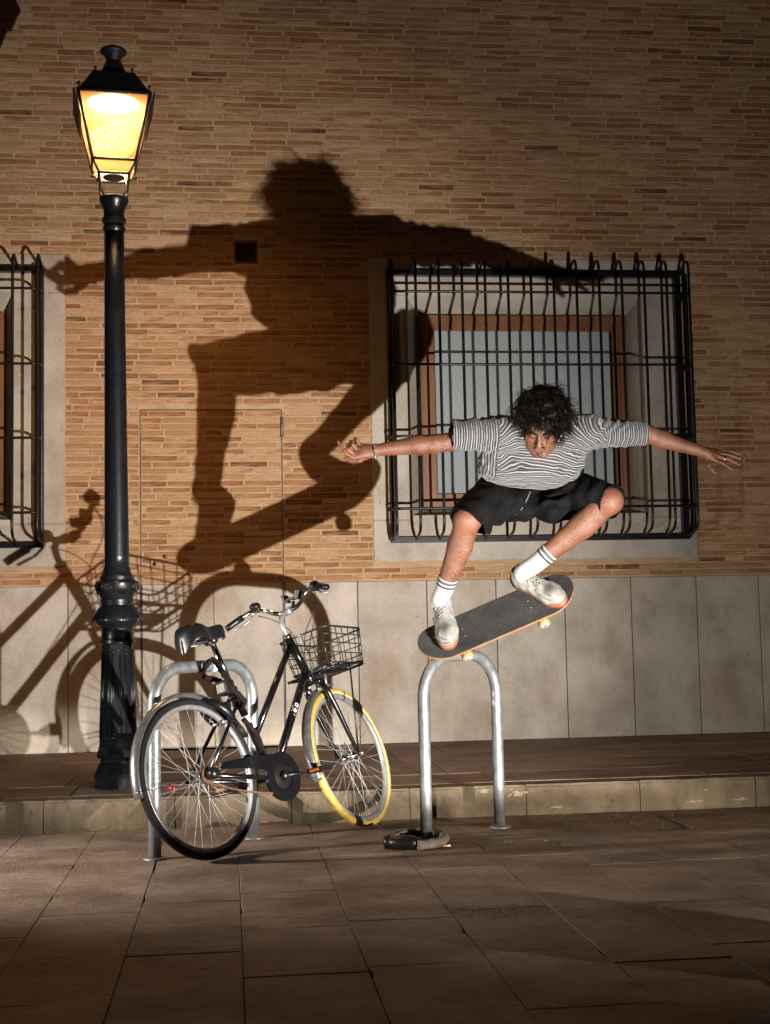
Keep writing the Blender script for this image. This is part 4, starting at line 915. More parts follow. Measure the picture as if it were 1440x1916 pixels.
# ================================================================ solid modelling on a grid: smooth unions of tapered limbs -> one continuous mesh
class Field:
    def __init__(s, lo, hi, h):
        s.h = h; s.lo = np.array(lo, float); s.n = np.ceil((np.array(hi)-s.lo)/h).astype(int)+1
        s.F = np.full(s.n, 0.25, np.float32)
    def _box(s, lo, hi):
        a = np.maximum(np.floor((np.array(lo)-s.lo)/s.h).astype(int), 0); b = np.minimum(np.ceil((np.array(hi)-s.lo)/s.h).astype(int)+1, s.n)
        if (b <= a).any(): return None
        ax = [s.lo[i]+s.h*np.arange(a[i], b[i], dtype=np.float32) for i in range(3)]
        return tuple(slice(a[i], b[i]) for i in range(3)), ax[0][:, None, None].astype(np.float32), ax[1][None, :, None].astype(np.float32), ax[2][None, None, :].astype(np.float32)
    def _join(s, sl, d, k, op='add'):
        A = s.F[sl]; d = d.astype(np.float32)
        if op == 'add':
            if k > 0: q = np.clip(k-np.abs(A-d), 0, None)/k; s.F[sl] = np.minimum(A, d)-q*q*k*0.25
            else: s.F[sl] = np.minimum(A, d)
        else:
            d = -d
            if k > 0: q = np.clip(k-np.abs(A-d), 0, None)/k; s.F[sl] = np.maximum(A, d)+q*q*k*0.25
            else: s.F[sl] = np.maximum(A, d)
    def cone(s, a, b, ra, rb, k=0.012, op='add', squash=None):   # tapered capsule; squash=(dir, factor) flattens along dir
        a, b = np.array(a, float), np.array(b, float); m = max(ra, rb)+k+0.02
        if squash: m *= max(1.0, 1.0/squash[1])
        q = s._box(np.minimum(a, b)-m, np.maximum(a, b)+m)
        if q is None: return
        sl, X, Y, Z = q; ab = b-a; L2 = max(ab@ab, 1e-9)
        px, py, pz = X-a[0], Y-a[1], Z-a[2]
        t = np.clip((px*ab[0]+py*ab[1]+pz*ab[2])/L2, 0, 1)
        dx, dy, dz = px-t*ab[0], py-t*ab[1], pz-t*ab[2]
        if squash:
            e, f = np.array(squash[0], float), squash[1]; c = dx*e[0]+dy*e[1]+dz*e[2]; c2 = c*(1/f-1)
            dx, dy, dz = dx+c2*e[0], dy+c2*e[1], dz+c2*e[2]
        d = np.sqrt(dx*dx+dy*dy+dz*dz)-(ra+(rb-ra)*t)
        if squash: d = d*min(1.0, max(squash[1], 0.5))
        s._join(sl, d, k, op)
    def ell(s, c, axes, r, k=0.012, op='add'):
        c = np.array(c, float); r = np.array(r, float); m = r.max()+k+0.02; q = s._box(c-m, c+m)
        if q is None: return
        sl, X, Y, Z = q; px, py, pz = X-c[0], Y-c[1], Z-c[2]
        k0 = 0; k1 = 0
        for e, rr in zip(axes, r):
            v = px*e[0]+py*e[1]+pz*e[2]; k0 = k0+(v/rr)**2; k1 = k1+(v/(rr*rr))**2
        k0 = np.sqrt(k0); d = k0*(k0-1)/np.maximum(np.sqrt(k1), 1e-6)
        s._join(sl, d, k, op)
    def disp(s, fn, band=0.03):
        I = np.argwhere(np.abs(s.F) < band)
        if len(I) == 0: return
        P = s.lo+I*s.h; s.F[I[:, 0], I[:, 1], I[:, 2]] += fn(P).astype(np.float32)
    def sample(s, P):
        g = (np.asarray(P, float)-s.lo)/s.h; i = np.clip(np.floor(g).astype(int), 0, s.n-2); f = g-i; v = 0
        for dx in (0, 1):
            for dy in (0, 1):
                for dz in (0, 1):
                    w = (f[..., 0] if dx else 1-f[..., 0])*(f[..., 1] if dy else 1-f[..., 1])*(f[..., 2] if dz else 1-f[..., 2])
                    v = v+w*s.F[i[..., 0]+dx, i[..., 1]+dy, i[..., 2]+dz]
        return v
    def hit(s, px, py, d0, d1, lift=0.0, n=400):           # where the sight line through a photo pixel meets the surface
        t = np.linspace(d0, d1, n); P = CO+np.outer(t, ray(px, py)); v = s.sample(P); i = np.argmax(v < 0)
        if v[i] >= 0: i = int(np.argmin(v))
        return CO+ray(px, py)*(t[i]-lift)
    def mesh(s):
        F = s.F; ins = F < 0; n = F.shape
        c = np.zeros([n[0]-1, n[1]-1, n[2]-1], np.int8)
        for dx in (0, 1):
            for dy in (0, 1):
                for dz in (0, 1): c += ins[dx:n[0]-1+dx, dy:n[1]-1+dy, dz:n[2]-1+dz]
        I = np.argwhere((c > 0) & (c < 8)); idx = np.full(c.shape, -1, np.int32); idx[I[:, 0], I[:, 1], I[:, 2]] = np.arange(len(I))
        acc = np.zeros((len(I), 3)); cnt = np.zeros(len(I))
        cor = [(0, 0, 0), (1, 0, 0), (0, 1, 0), (1, 1, 0), (0, 0, 1), (1, 0, 1), (0, 1, 1), (1, 1, 1)]
        V = [F[I[:, 0]+a, I[:, 1]+b, I[:, 2]+d] for a, b, d in cor]
        for p in range(8):
            for q in range(p+1, 8):
                if sum(abs(cor[p][i]-cor[q][i]) for i in range(3)) != 1: continue
                m = (V[p] < 0) != (V[q] < 0); t = np.where(m, V[p]/(V[p]-V[q]+1e-12), 0)
                for i in range(3): acc[:, i] += np.where(m, cor[p][i]+t*(cor[q][i]-cor[p][i]), 0)
                cnt += m
        P = s.lo+s.h*(I+acc/cnt[:, None]); faces = []
        for ax in range(3):
            a, b = (ax+1) % 3, (ax+2) % 3
            sl0 = [slice(None)]*3; sl1 = [slice(None)]*3; sl0[ax] = slice(0, n[ax]-1); sl1[ax] = slice(1, n[ax])
            d = ins[tuple(sl0)] != ins[tuple(sl1)]; E_ = np.argwhere(d); E_ = E_[(E_[:, a] > 0) & (E_[:, b] > 0) & (E_[:, a] < n[a]-1) & (E_[:, b] < n[b]-1)]
            def at_(da, db): Q = E_.copy(); Q[:, a] -= da; Q[:, b] -= db; return idx[Q[:, 0], Q[:, 1], Q[:, 2]]
            f = np.stack([at_(1, 1), at_(0, 1), at_(0, 0), at_(1, 0)], 1)
            flip = ~ins[E_[:, 0], E_[:, 1], E_[:, 2]]; f[flip] = f[flip][:, ::-1]; faces.append(f)
        return P, np.concatenate(faces)
def np_mesh(name, P, Fc, base, mats, smooth=True):
    me = bpy.data.meshes.new(name); P = np.asarray(P)-np.asarray(base); nf = len(Fc)
    me.vertices.add(len(P)); me.vertices.foreach_set('co', P.astype(np.float32).ravel())
    me.loops.add(nf*4); me.loops.foreach_set('vertex_index', Fc.astype(np.int32).ravel())
    me.polygons.add(nf); me.polygons.foreach_set('loop_start', np.arange(nf, dtype=np.int32)*4); me.polygons.foreach_set('loop_total', np.full(nf, 4, np.int32))
    me.update(calc_edges=True); me.validate(); me.polygons.foreach_set('use_smooth', [smooth]*len(me.polygons))
    for m in mats: me.materials.append(m)
    return me
def relax(P, Fc, it=2, lam=0.5):
    for _ in range(it):
        acc = np.zeros_like(P); cnt = np.zeros(len(P))
        for i in range(4):
            a, b = Fc[:, i], Fc[:, (i+1) % 4]; np.add.at(acc, a, P[b]); np.add.at(acc, b, P[a]); np.add.at(cnt, a, 1); np.add.at(cnt, b, 1)
        P = P+lam*(acc/np.maximum(cnt, 1)[:, None]-P)
    return P
def prune(P, Fc, keep):                        # drop vertices where keep is False, with their faces
    m = keep[Fc].all(1); Fc = Fc[m]; used = np.zeros(len(P), bool); used[Fc] = True; new_i = np.cumsum(used)-1
    return P[used], new_i[Fc], used
def wav(P, dirs, seed=0):                      # cheap smooth pseudo-noise: sum of warped sines
    v = 0
    for i, (d, fr, am) in enumerate(dirs):
        d = norm(d); e = norm(np.cross(d, [0.3, 0.5, 0.81])); v = v+am*np.sin(fr*(P@d)+1.7*np.sin(fr*0.33*(P@e)+i*2.1+seed)+i*1.3+seed)
    return v

# ================================================================ the skater
RI, UP, TO = _r, _u, -_f                       # image right, image up, toward the camera
# skateboard frame first: the feet stand on it
bu_ = norm(RI*0.919+UP*0.393); bvi = norm(-RI*0.393+UP*0.919); bv = norm(bvi*0.745-TO*0.667); bn = norm(np.cross(bu_, bv))
if bn@UP < 0: bn = -bn
BC = at(929, 1157, 6.31)
Sk = lambda u_, v_, n_: BC+bu_*u_+bv*v_+bn*n_
def on_deck(px, py, n_=0.0): d = ray(px, py); return CO+d*(((BC+bn*n_-CO)@bn)/(d@bn))
FOOT = {}
for k_, toe, lift, (a_, b_) in (('R', (841, 1217), 0.022, (-0.24, 0.97)), ('L', (1057, 1132), 0.016, (0.541, 0.841))):
    tdir = norm(bu_*a_-bv*b_); tip = on_deck(*toe, lift); FOOT[k_] = (tip-tdir*0.292, tdir, bn, norm(np.cross(bn, tdir)))
def ankle(k_): h_, t_, n_, s_ = FOOT[k_]; return h_+t_*0.078+n_*0.10
J = {'shR': at(930, 814, 6.20), 'elR': at(812, 831, 6.17), 'wrR': at(700, 843, 6.17),
     'shL': at(1102, 810, 6.20), 'elL': at(1213, 813, 6.26), 'wrL': at(1319, 847, 6.24),
     'hiR': at(944, 916, 6.50), 'knR': at(874, 972, 6.15), 'anR': ankle('R'),
     'hiL': at(1034, 912, 6.50), 'knL': at(1139, 937, 6.16), 'anL': ankle('L'),
     'neck': at(1013, 806, 6.20), 'pel': at(988, 908, 6.50), 'chest': at(1010, 838, 6.24)}
yw, pt, rl_ = rad(-13), rad(39), rad(4)
hf = TO*math.cos(yw)+RI*math.sin(yw); hx_ = RI*math.cos(yw)-TO*math.sin(yw); hu = UP
hf, hu = hf*math.cos(pt)-hu*math.sin(pt), hu*math.cos(pt)+hf*math.sin(pt)
hx_, hu = hx_*math.cos(rl_)-hu*math.sin(rl_), hu*math.cos(rl_)+hx_*math.sin(rl_)
HC = at(1009, 817, 6.05)-hf*0.085
Hd = lambda x, y, z: HC+hx_*x+hu*y+hf*z
HAX = [hx_, hu, hf]

B = Field(np.min([*J.values(), at(625, 830, 6.2), at(800, 1230, 6.3), at(1015, 780, 5.85)], 0)-[0.12, 0.12, 0.12], np.max([*J.values(), at(1395, 860, 6.2), at(1015, 715, 6.0)], 0)+[0.12, 0.12, 0.16], 0.0045)
# trunk
B.cone(J['pel'], J['chest'], 0.125, 0.125, 0.03, squash=(norm(np.cross(J['neck']-J['pel'], RI)), 0.72)); B.cone(J['shR']*0.8+J['shL']*0.2, J['shL']*0.8+J['shR']*0.2, 0.07, 0.07, 0.04)
B.cone(J['hiR'], J['hiL'], 0.09, 0.09, 0.03)
# neck and head
B.cone(J['neck']-TO*0.0+UP*0.0, Hd(0, -0.06, -0.035), 0.062, 0.055, 0.03)
B.ell(Hd(0, 0.035, -0.018), HAX, (0.074, 0.088, 0.097), 0.02)
B.ell(Hd(0, -0.035, 0.030), HAX, (0.062, 0.082, 0.060), 0.02)
for s in (-1, 1): B.cone(Hd(s*0.052, -0.062, 0.012), Hd(s*0.020, -0.108, 0.064), 0.020, 0.016, 0.025); B.ell(Hd(s*0.036, -0.066, 0.052), HAX, (0.022, 0.024, 0.022), 0.025)
B.ell(Hd(0, -0.108, 0.072), HAX, (0.025, 0.018, 0.017), 0.016)
B.cone(Hd(-0.034, 0.019, 0.078), Hd(0.034, 0.019, 0.078), 0.012, 0.012, 0.014)
for s in (-1, 1):
    B.ell(Hd(s*0.045, -0.026, 0.058), HAX, (0.022, 0.018, 0.022), 0.02)
    B.ell(Hd(s*0.032, -0.001, 0.098), HAX, (0.019, 0.012, 0.018), 0.010, 'sub')
    B.ell(Hd(s*0.031, -0.001, 0.077), HAX, (0.0155, 0.0115, 0.0125), 0.004)
    B.ell(Hd(s*0.077, -0.014, -0.004), [norm(hx_*s+hf*-0.4), hu, norm(hf+hx_*s*0.4)], (0.009, 0.031, 0.019), 0.008)
B.cone(Hd(0, 0.010, 0.088), Hd(0, -0.030, 0.110), 0.0085, 0.0105, 0.010); B.ell(Hd(0, -0.036, 0.108), HAX, (0.0125, 0.0105, 0.012), 0.006)
for s in (-1, 1): B.ell(Hd(s*0.0125, -0.039, 0.098), HAX, (0.0085, 0.0075, 0.010), 0.005)
B.cone(Hd(-0.019, -0.066, 0.082), Hd(0.019, -0.066, 0.082), 0.0075, 0.0075, 0.006); B.cone(Hd(-0.016, -0.079, 0.081), Hd(0.016, -0.079, 0.081), 0.0075, 0.0075, 0.006)
# arms
def limb(a, b, ra, rm, rb, tm=0.3, off=None, k=0.02):
    a, b = np.array(a), np.array(b); m = a+(b-a)*tm+(off if off is not None else 0); B.cone(a, m, ra, rm, k); B.cone(m, b, rm, rb, k)
limb(J['shR'], J['elR'], 0.052, 0.046, 0.041, 0.5); limb(J['elR'], J['wrR'], 0.040, 0.0425, 0.026, 0.27, UP*0.004)
limb(J['shL'], J['elL'], 0.052, 0.045, 0.039, 0.5); limb(J['elL'], J['wrL'], 0.038, 0.0395, 0.0245, 0.25, UP*-0.002)
# legs
def leg(h, k_, a, back):
    B.cone(J[h], J[k_], 0.082, 0.058, 0.03); B.ell(J[k_]+TO*0.008, [RI, UP, TO], (0.056, 0.056, 0.05), 0.03)
    d = J[a]-J[k_]; limb(J[k_], J[a], 0.053, 0.052, 0.034, 0.33, back*0.010, 0.025)
    B.cone(J[k_]+d*0.18+back*0.016, J[k_]+d*0.52+back*0.012, 0.046, 0.036, 0.03)
    B.cone(J[k_]+d*0.12-back*0.018, J[k_]+d*0.8-back*0.008, 0.026, 0.022, 0.03)
    B.ell(J[a]+d*0.02, [norm(np.cross(d, back)), norm(d), back], (0.036, 0.03, 0.034), 0.015)
leg('hiR', 'knR', 'anR', norm(-TO*0.75+RI*0.6)); leg('hiL', 'knL', 'anL', norm(-TO*0.45+RI*0.75-UP*0.4))
# hands ------------------------------------------------------------
def finger(ps, r0, r1):
    n = len(ps)-1
    for i in range(n):
        a, b = r0+(r1-r0)*i/n, r0+(r1-r0)*(i+1)/n; B.cone(ps[i], ps[i+1], a, b, 0.003)
        if i: B.ell(ps[i], np.eye(3), (a*1.06,)*3, 0.003)
D_ = 6.17                                      # right hand: loose fist, index finger pointing out
pal = [at(672, 833, D_+.012), at(667, 841, D_), at(662, 850, D_-.008), at(660, 857, D_-.012)]
for i, p in enumerate(pal): B.cone(J['wrR']+(p-pal[1])*0.45+RI*-0.006, p, 0.0145, 0.0105, 0.012)
B.cone(J['wrR'], at(683, 844, D_), 0.025, 0.02, 0.015, squash=(TO, 0.75))
finger([pal[3], at(648, 849, D_-.03), at(640, 838, D_-.03), at(632, 826, D_-.026)], 0.0102, 0.0072)
finger([pal[2], at(652, 841, D_-.022), at(650, 833, D_+.008), at(658, 834, D_+.03)], 0.0100, 0.0080)
finger([pal[1], at(659, 832, D_-.012), at(656, 826, D_+.016), at(664, 829, D_+.036)], 0.0096, 0.0078)
finger([pal[0], at(667, 823, D_), at(664, 821, D_+.022), at(671, 826, D_+.036)], 0.0086, 0.0070)
finger([at(690, 853, D_+.01), at(672, 862, D_+.02), at(657, 862, D_+.03), at(646, 857, D_+.03)], 0.0125, 0.0088)
D_ = 6.24                                      # left hand: open, palm down, fingers spread
kn = [at(1339, 862, D_-.022), at(1344, 855, D_-.006), at(1346, 849, D_+.010), at(1346, 844, D_+.026)]
for p in kn: B.cone(J['wrL']+(p-kn[1])*0.4+RI*0.004, p, 0.0135, 0.0100, 0.012)
B.cone(J['wrL'], at(1333, 853, D_), 0.0235, 0.019, 0.015, squash=(UP, 0.7))
for k_, tip, r, dd in zip(kn, ((1369, 879), (1382, 869), (1385, 859), (1387, 851)), (0.0098, 0.0100, 0.0094, 0.0082), (-0.05, -0.03, 0.0, 0.03)):
    t = at(*tip, D_+dd); m1 = k_+(t-k_)*0.45+UP*0.006; m2 = k_+(t-k_)*0.75+UP*0.003; finger([k_, m1, m2, t], r, r*0.74)
finger([at(1325, 860, D_-.012), at(1327, 871, D_-.034), at(1332, 879, D_-.048), at(1337, 885, D_-.055)], 0.0125, 0.0085)
# feet under the shoes
SF = {}
def skin_material():
    m = bpy.data.materials.new('skin'); m.use_nodes = True; n, b = nodes_of(m)
    base = ramp(n, noise(n, 9, (1, 1, 1), 5, 0.6), [(0.3, (0.092, 0.037, 0.019)), (0.7, (0.160, 0.070, 0.038))])
    red = new(n, 'ShaderNodeAttribute', attribute_name='flush'); c = mix(n, red.outputs['Fac'], base, (0.22, 0.068, 0.042))
    st = new(n, 'ShaderNodeAttribute', attribute_name='stubble'); spk = ramp(n, noise(n, 420, (1, 1, 1), 2), [(0.42, (0, 0, 0)), (0.55, (1, 1, 1))])
    ml = new(n, 'ShaderNodeMath', operation='MULTIPLY'); n.links.new(st.outputs['Fac'], ml.inputs[0]); n.links.new(spk, ml.inputs[1]); c = mix(n, ml.outputs[0], c, (0.05, 0.03, 0.022))
    fk = ramp(n, noise(n, 150, (1, 1, 0.45), 3, off=(5, 0, 2)), [(0.31, (0.5, 0.4, 0.36)), (0.42, (1, 1, 1))]); c = mix(n, 0.55, c, fk, 'MULTIPLY')
    mo = ramp(n, noise(n, 26, (1, 1, 1), 4, 0.6, off=(1, 8, 2)), [(0.3, (0.86, 0.82, 0.80)), (0.7, (1.06, 1.05, 1.05))]); c = mix(n, 1.0, c, mo, 'MULTIPLY')
    n.links.new(c, b.inputs['Base Color']); b.inputs['Roughness'].default_value = 0.38; b.inputs['Specular IOR Level'].default_value = 0.45
    b.inputs['Subsurface Weight'].default_value = 0.12; b.inputs['Subsurface Radius'].default_value = (0.012, 0.005, 0.003); b.inputs['Subsurface Scale'].default_value = 0.6
    bump(n, b, noise(n, 110, (1, 1, 1), 6, 0.75), 0.8, 0.005); return m
M_skin = skin_material()
P, Fc = B.mesh(); P = relax(P, Fc, 2, 0.4)
person = link('person', np_mesh('person', P, Fc, BC, [M_skin]), None, BC)
tag(person, 'young man in striped T-shirt and black shorts crouching on a skateboard, arms spread', 'person')
loc = (P-HC)@np.stack(HAX, 1); x, y, z = loc[:, 0], loc[:, 1], loc[:, 2]; inh = (np.abs(x) < 0.1) & (np.abs(y) < 0.14) & (z > 0.02)
g3 = lambda c, s: np.exp(-(((loc-np.array(c))/np.array(s))**2).sum(1))
flush = np.where(inh, 0.75*g3((0, -0.073, 0.088), (0.022, 0.010, 0.02))+0.5*g3((0, -0.033, 0.112), (0.014, 0.012, 0.014))+0.4*g3((0.045, -0.03, 0.07), (0.02, 0.018, 0.03))+0.4*g3((-0.045, -0.03, 0.07), (0.02, 0.018, 0.03)), 0)
for q, s in ((J['knR'], 0.05), (J['knL'], 0.055), (J['elL'], 0.04), (at(1370, 865, 6.22), 0.03), (at(645, 845, 6.15), 0.025)): flush = flush+0.7*np.exp(-((P-q)**2).sum(1)/s**2)
stub = np.where(inh, 0.55*np.clip((-0.048-y)/0.03, 0, 1)*np.clip((z-0.02)/0.03, 0, 1)+1.3*g3((0, -0.056, 0.092), (0.026, 0.006, 0.02))+0.9*g3((0, -0.098, 0.085), (0.014, 0.012, 0.02)), 0)
for nm, v in (('flush', flush), ('stubble', stub)): person.data.attributes.new(nm, 'FLOAT', 'POINT').data.foreach_set('value', np.clip(v, 0, 1).astype(np.float32))

# ---------------------------------------------------------------- clothes
M_hair = mat('black_hair', (0.0028, 0.0019, 0.0015), 0.45, bump=0.0, spec=0.13)
def shirt():
    lo = np.min([at(835, 780, 6.3), at(1215, 920, 6.6), at(880, 920, 6.0), at(835, 860, 6.0)], 0)-0.1; hi = np.max([at(1215, 780, 6.6), at(835, 780, 6.6), at(1000, 760, 6.1)], 0)+0.1
    S = Field(lo, hi, 0.0042); ax = norm(J['neck']-J['pel']); fr = norm(TO-ax*(TO@ax)); sd = norm(np.cross(ax, fr))
    # torso
    S.cone(J['neck']*0.75+J['pel']*0.25, J['pel']*0.9+J['neck']*0.1, 0.150, 0.18, 0.02, squash=(fr, 0.62))
    S.cone(J['shR']*0.93+J['shL']*0.07, J['shL']*0.93+J['shR']*0.07, 0.078, 0.078, 0.07)
    S.ell(at(1000, 870, 6.285), [sd, ax, fr], (0.185, 0.14, 0.09), 0.06)
    S.ell(at(930, 862, 6.30), [RI, UP, TO], (0.085, 0.085, 0.12), 0.06); S.ell(at(1058, 858, 6.30), [RI, UP, TO], (0.085, 0.075, 0.11), 0.06)
    S.ell(at(985, 884, 6.32), [RI, UP, TO], (0.205, 0.045, 0.16), 0.05)
    # sleeves
    eR = at(832, 815, 6.17); eL = at(1220, 811, 6.26)
    S.cone(J['shR']+UP*0.005, eR, 0.075, 0.069, 0.045); S.cone(J['shL']+UP*0.003, eL, 0.072, 0.053, 0.045)
    S.cone(J['neck'], J['neck']+ax*0.10, 0.066, 0.058, 0.05)
    aR = norm(eR-J['shR']); aL = norm(eL-J['shL']); cut = 0.0
    def folds(Q):
        t = (Q-J['pel'])@ax; tR = (Q-J['shR'])@aR; tL = (Q-J['shL'])@aL
        v = wav(Q, ((ax*1.0+sd*0.35, 80, 0.0026), (ax*1.0-sd*0.45, 105, 0.0018), (fr+sd*0.6, 50, 0.0022), (ax+fr*0.4, 170, 0.0006)), 1.0)
        # pulls running from the armpits to the belly, and rings on the sleeves
        for c in (at(920, 850, 6.2), at(1085, 845, 6.2)):
            r = np.linalg.norm(Q-c, axis=1); d = Q-c; an = np.arctan2(d@UP, d@RI); v = v+0.0030*np.exp(-(r/0.13)**2)*np.sin(an*8+r*18)*np.clip(r/0.05, 0, 1)
        v = v+0.004*np.exp(-((tR-0.06)/0.06)**2)*np.sin(tR*150+6*np.sin((Q@UP)*30))+0.0045*np.exp(-((tL-0.10)/0.09)**2)*np.sin(tL*130+5*np.sin((Q@UP)*35))
        return v
    S.disp(folds)
    P, Fc = S.mesh(); P = relax(P, Fc, 1, 0.4)
    tR, tL = (P-J['shR'])@aR, (P-J['shL'])@aL; tT = (P-J['pel'])@ax; lat = (P-J['pel'])@sd
    endR = (at(843, 815, 6.17)-J['shR'])@aR; endL = (at(1206, 811, 6.26)-J['shL'])@aL
    neckd = np.linalg.norm((P-J['neck'])-np.outer((P-J['neck'])@ax, ax), axis=1)
    hem = at(985, 919, 6.28); hemv = (P-hem)@norm(UP*0.93+TO*0.25)
    edge = 0.012*np.sin((P@RI)*14)
    keep = (tR < endR+0.004*np.sin((P@UP)*40)) & (tL < endL) & ~((neckd < 0.10) & (tT > np.linalg.norm(J['neck']-J['pel'])+0.045)) & (hemv > edge*0.3+0.55*((P-hem)@RI)**2)
    P, Fc, used = prune(P, Fc, keep); tR, tL, tT, lat = tR[used], tL[used], tT[used], lat[used]
    # drop loose scraps: keep the part connected to the chest
    par = np.arange(len(P))
    for _ in range(400):
        m = par[Fc].min(1); nw = par.copy()
        for i in range(4): np.minimum.at(nw, Fc[:, i], m)
        nw = nw[nw]
        if (nw == par).all(): break
        par = nw
    vals, cn = np.unique(par, return_counts=True); P, Fc, used = prune(P, Fc, par == vals[cn.argmax()]); tR, tL, tT, lat = tR[used], tL[used], tT[used], lat[used]
    seamR, seamL = (at(932, 815, 6.2)-J['shR'])@aR+0.012, (at(1128, 811, 6.2)-J['shL'])@aL
    onR, onL = tR > seamR, tL > seamL
    fro = (P-J['pel'])@fr
    cT = tT+0.55*lat**2/0.2*0.55+0.003*np.sin(lat*15)
    st = np.where(onR, tR+0.3, np.where(onL, tL+0.6, cT)); seam = np.minimum(np.abs(tR-seamR), np.abs(tL-seamL))
    me = np_mesh('shirt', P, Fc, BC, [shirt_material()])
    me.attributes.new('stripe', 'FLOAT', 'POINT').data.foreach_set('value', st.astype(np.float32)); me.attributes.new('seam', 'FLOAT', 'POINT').data.foreach_set('value', seam.astype(np.float32))
    o = link('shirt', me, person, (0, 0, 0)); sm = o.modifiers.new('s', 'SOLIDIFY'); sm.thickness = 0.0025; sm.offset = -1
    return o, S
def shirt_material():
    m = bpy.data.materials.new('striped_jersey'); m.use_nodes = True; n, b = nodes_of(m)
    a = new(n, 'ShaderNodeAttribute', attribute_name='stripe'); ml = new(n, 'ShaderNodeMath', operation='MULTIPLY'); ml.inputs[1].default_value = 1/0.0225
    fr = new(n, 'ShaderNodeMath', operation='FRACT'); n.links.new(a.outputs['Fac'], ml.inputs[0]); n.links.new(ml.outputs[0], fr.inputs[0])
    W_, K_, G_ = (0.205, 0.205, 0.202), (0.010, 0.011, 0.0145), (0.055, 0.055, 0.06)
    c = ramp(n, fr.outputs[0], [(0.0, W_), (0.22, K_), (0.36, G_), (0.46, K_), (0.56, W_), (0.68, K_), (0.78, G_), (0.87, K_)], 'CONSTANT')
    thr = ramp(n, noise(n, 330, (1, 1, 1), 2), [(0.3, (0.8, 0.8, 0.8)), (0.7, (1.06, 1.06, 1.06))]); c = mix(n, 1.0, c, thr, 'MULTIPLY')
    n.links.new(c, b.inputs['Base Color']); b.inputs['Roughness'].default_value = 0.88; b.inputs['Specular IOR Level'].default_value = 0.15; b.inputs['Sheen Weight'].default_value = 0.15
    bump(n, b, noise(n, 420, (1, 1, 1), 2), 0.3, 0.0015); return m
sh, SH = shirt()
def shorts():
    lo = np.min([at(840, 1010, 6.0), at(1180, 1010, 6.0), at(840, 870, 6.0)], 0)-0.06; hi = np.max([at(1180, 870, 6.7), at(840, 870, 6.7), at(1180, 870, 6.0)], 0)+0.08
    S = Field(lo, hi, 0.0045)
    S.ell(J['pel']+UP*0.0, [RI, UP, TO], (0.155, 0.10, 0.13), 0.03)
    R0, R1 = J['hiR']+RI*-0.01, J['knR']; L0, L1 = J['hiL'], J['knL']
    R2 = R1+(R1-R0)*0.25; L2 = L1+(L1-L0)*0.25
    S.cone(R0, R2, 0.108, 0.075, 0.05); S.cone(L0, L2, 0.112, 0.070, 0.05)
    S.cone(R0-UP*0.03, R1+(R0-R1)*0.08-UP*0.012+RI*0.025, 0.10, 0.062, 0.04)
    S.cone(L0-UP*0.035, L1+(L0-L1)*0.30-UP*0.05, 0.105, 0.062, 0.05)
    S.ell(at(975, 945, 6.38), [RI, UP, TO], (0.10, 0.075, 0.10), 0.06)
    S.ell(at(1035, 955, 6.30), [RI, UP, TO], (0.09, 0.058, 0.07), 0.05)
    def folds(Q):
        v = wav(Q, ((RI*0.8+UP*0.5, 55, 0.004), (RI*0.6-UP*0.8, 80, 0.0035), (TO+RI*0.3, 70, 0.003), (UP+TO*0.4, 150, 0.0013)), 4.0)
        for c, dr, w_ in ((at(935, 925, 6.3), norm(J['knR']-J['hiR']), 0.10), (at(1060, 925, 6.3), norm(J['knL']-J['hiL']), 0.11)):
            d = Q-c; e = norm(np.cross(dr, TO)); a_ = d@dr; b_ = d@e; v = v+0.006*np.exp(-(a_/w_)**2-(b_/0.12)**2)*np.sin(b_*85+a_*28+2*np.sin(a_*30))
        return v
    S.disp(folds)
    P, Fc = S.mesh(); P = relax(P, Fc, 1, 0.4)
    # cut the leg openings: the hems follow the knees
    nR = norm(norm(R1-R0)*0.6-UP*0.75-RI*0.15); nL = norm(norm(L1-L0)*0.75+TO*0.35+RI*0.2-UP*0.15)
    hR = at(878, 972, 6.10); hL = at(1118, 925, 6.10)
    nearR = np.linalg.norm(P-R1, axis=1) < 0.2; nearL = np.linalg.norm(P-L1, axis=1) < 0.22
    cutR = (P-hR)@nR; cutL = (P-hL)@nL
    keep = ~((cutR > 0.0) & nearR) & ~((cutL > 0.012) & nearL)
    P, Fc, used = prune(P, Fc, keep)
    m = mat('black_denim', (0.0032, 0.0032, 0.0035), 0.85, var=(0.0065, 0.0063, 0.0063), scale=14, bump=0.35, bscale=320, bdist=0.002, spec=0.1, fac=(0.45, 0.75))
    o = link('shorts', np_mesh('shorts', P, Fc, BC, [m]), person, (0, 0, 0)); sm = o.modifiers.new('s', 'SOLIDIFY'); sm.thickness = 0.004; sm.offset = -1
    # fly seam and hem stitching in pale thread
    thread = mat('pale_thread', (0.28, 0.27, 0.25), 0.8); mb = MB()
    mb.tube([S.hit(px, py, 5.8, 6.8, 0.002) for px, py in ((993, 908), (991, 922), (984, 938), (976, 952), (966, 964))], 0.0012, 5)
    mb.build('fly_seam', thread, o)
    return o, S
so, SO = shorts()
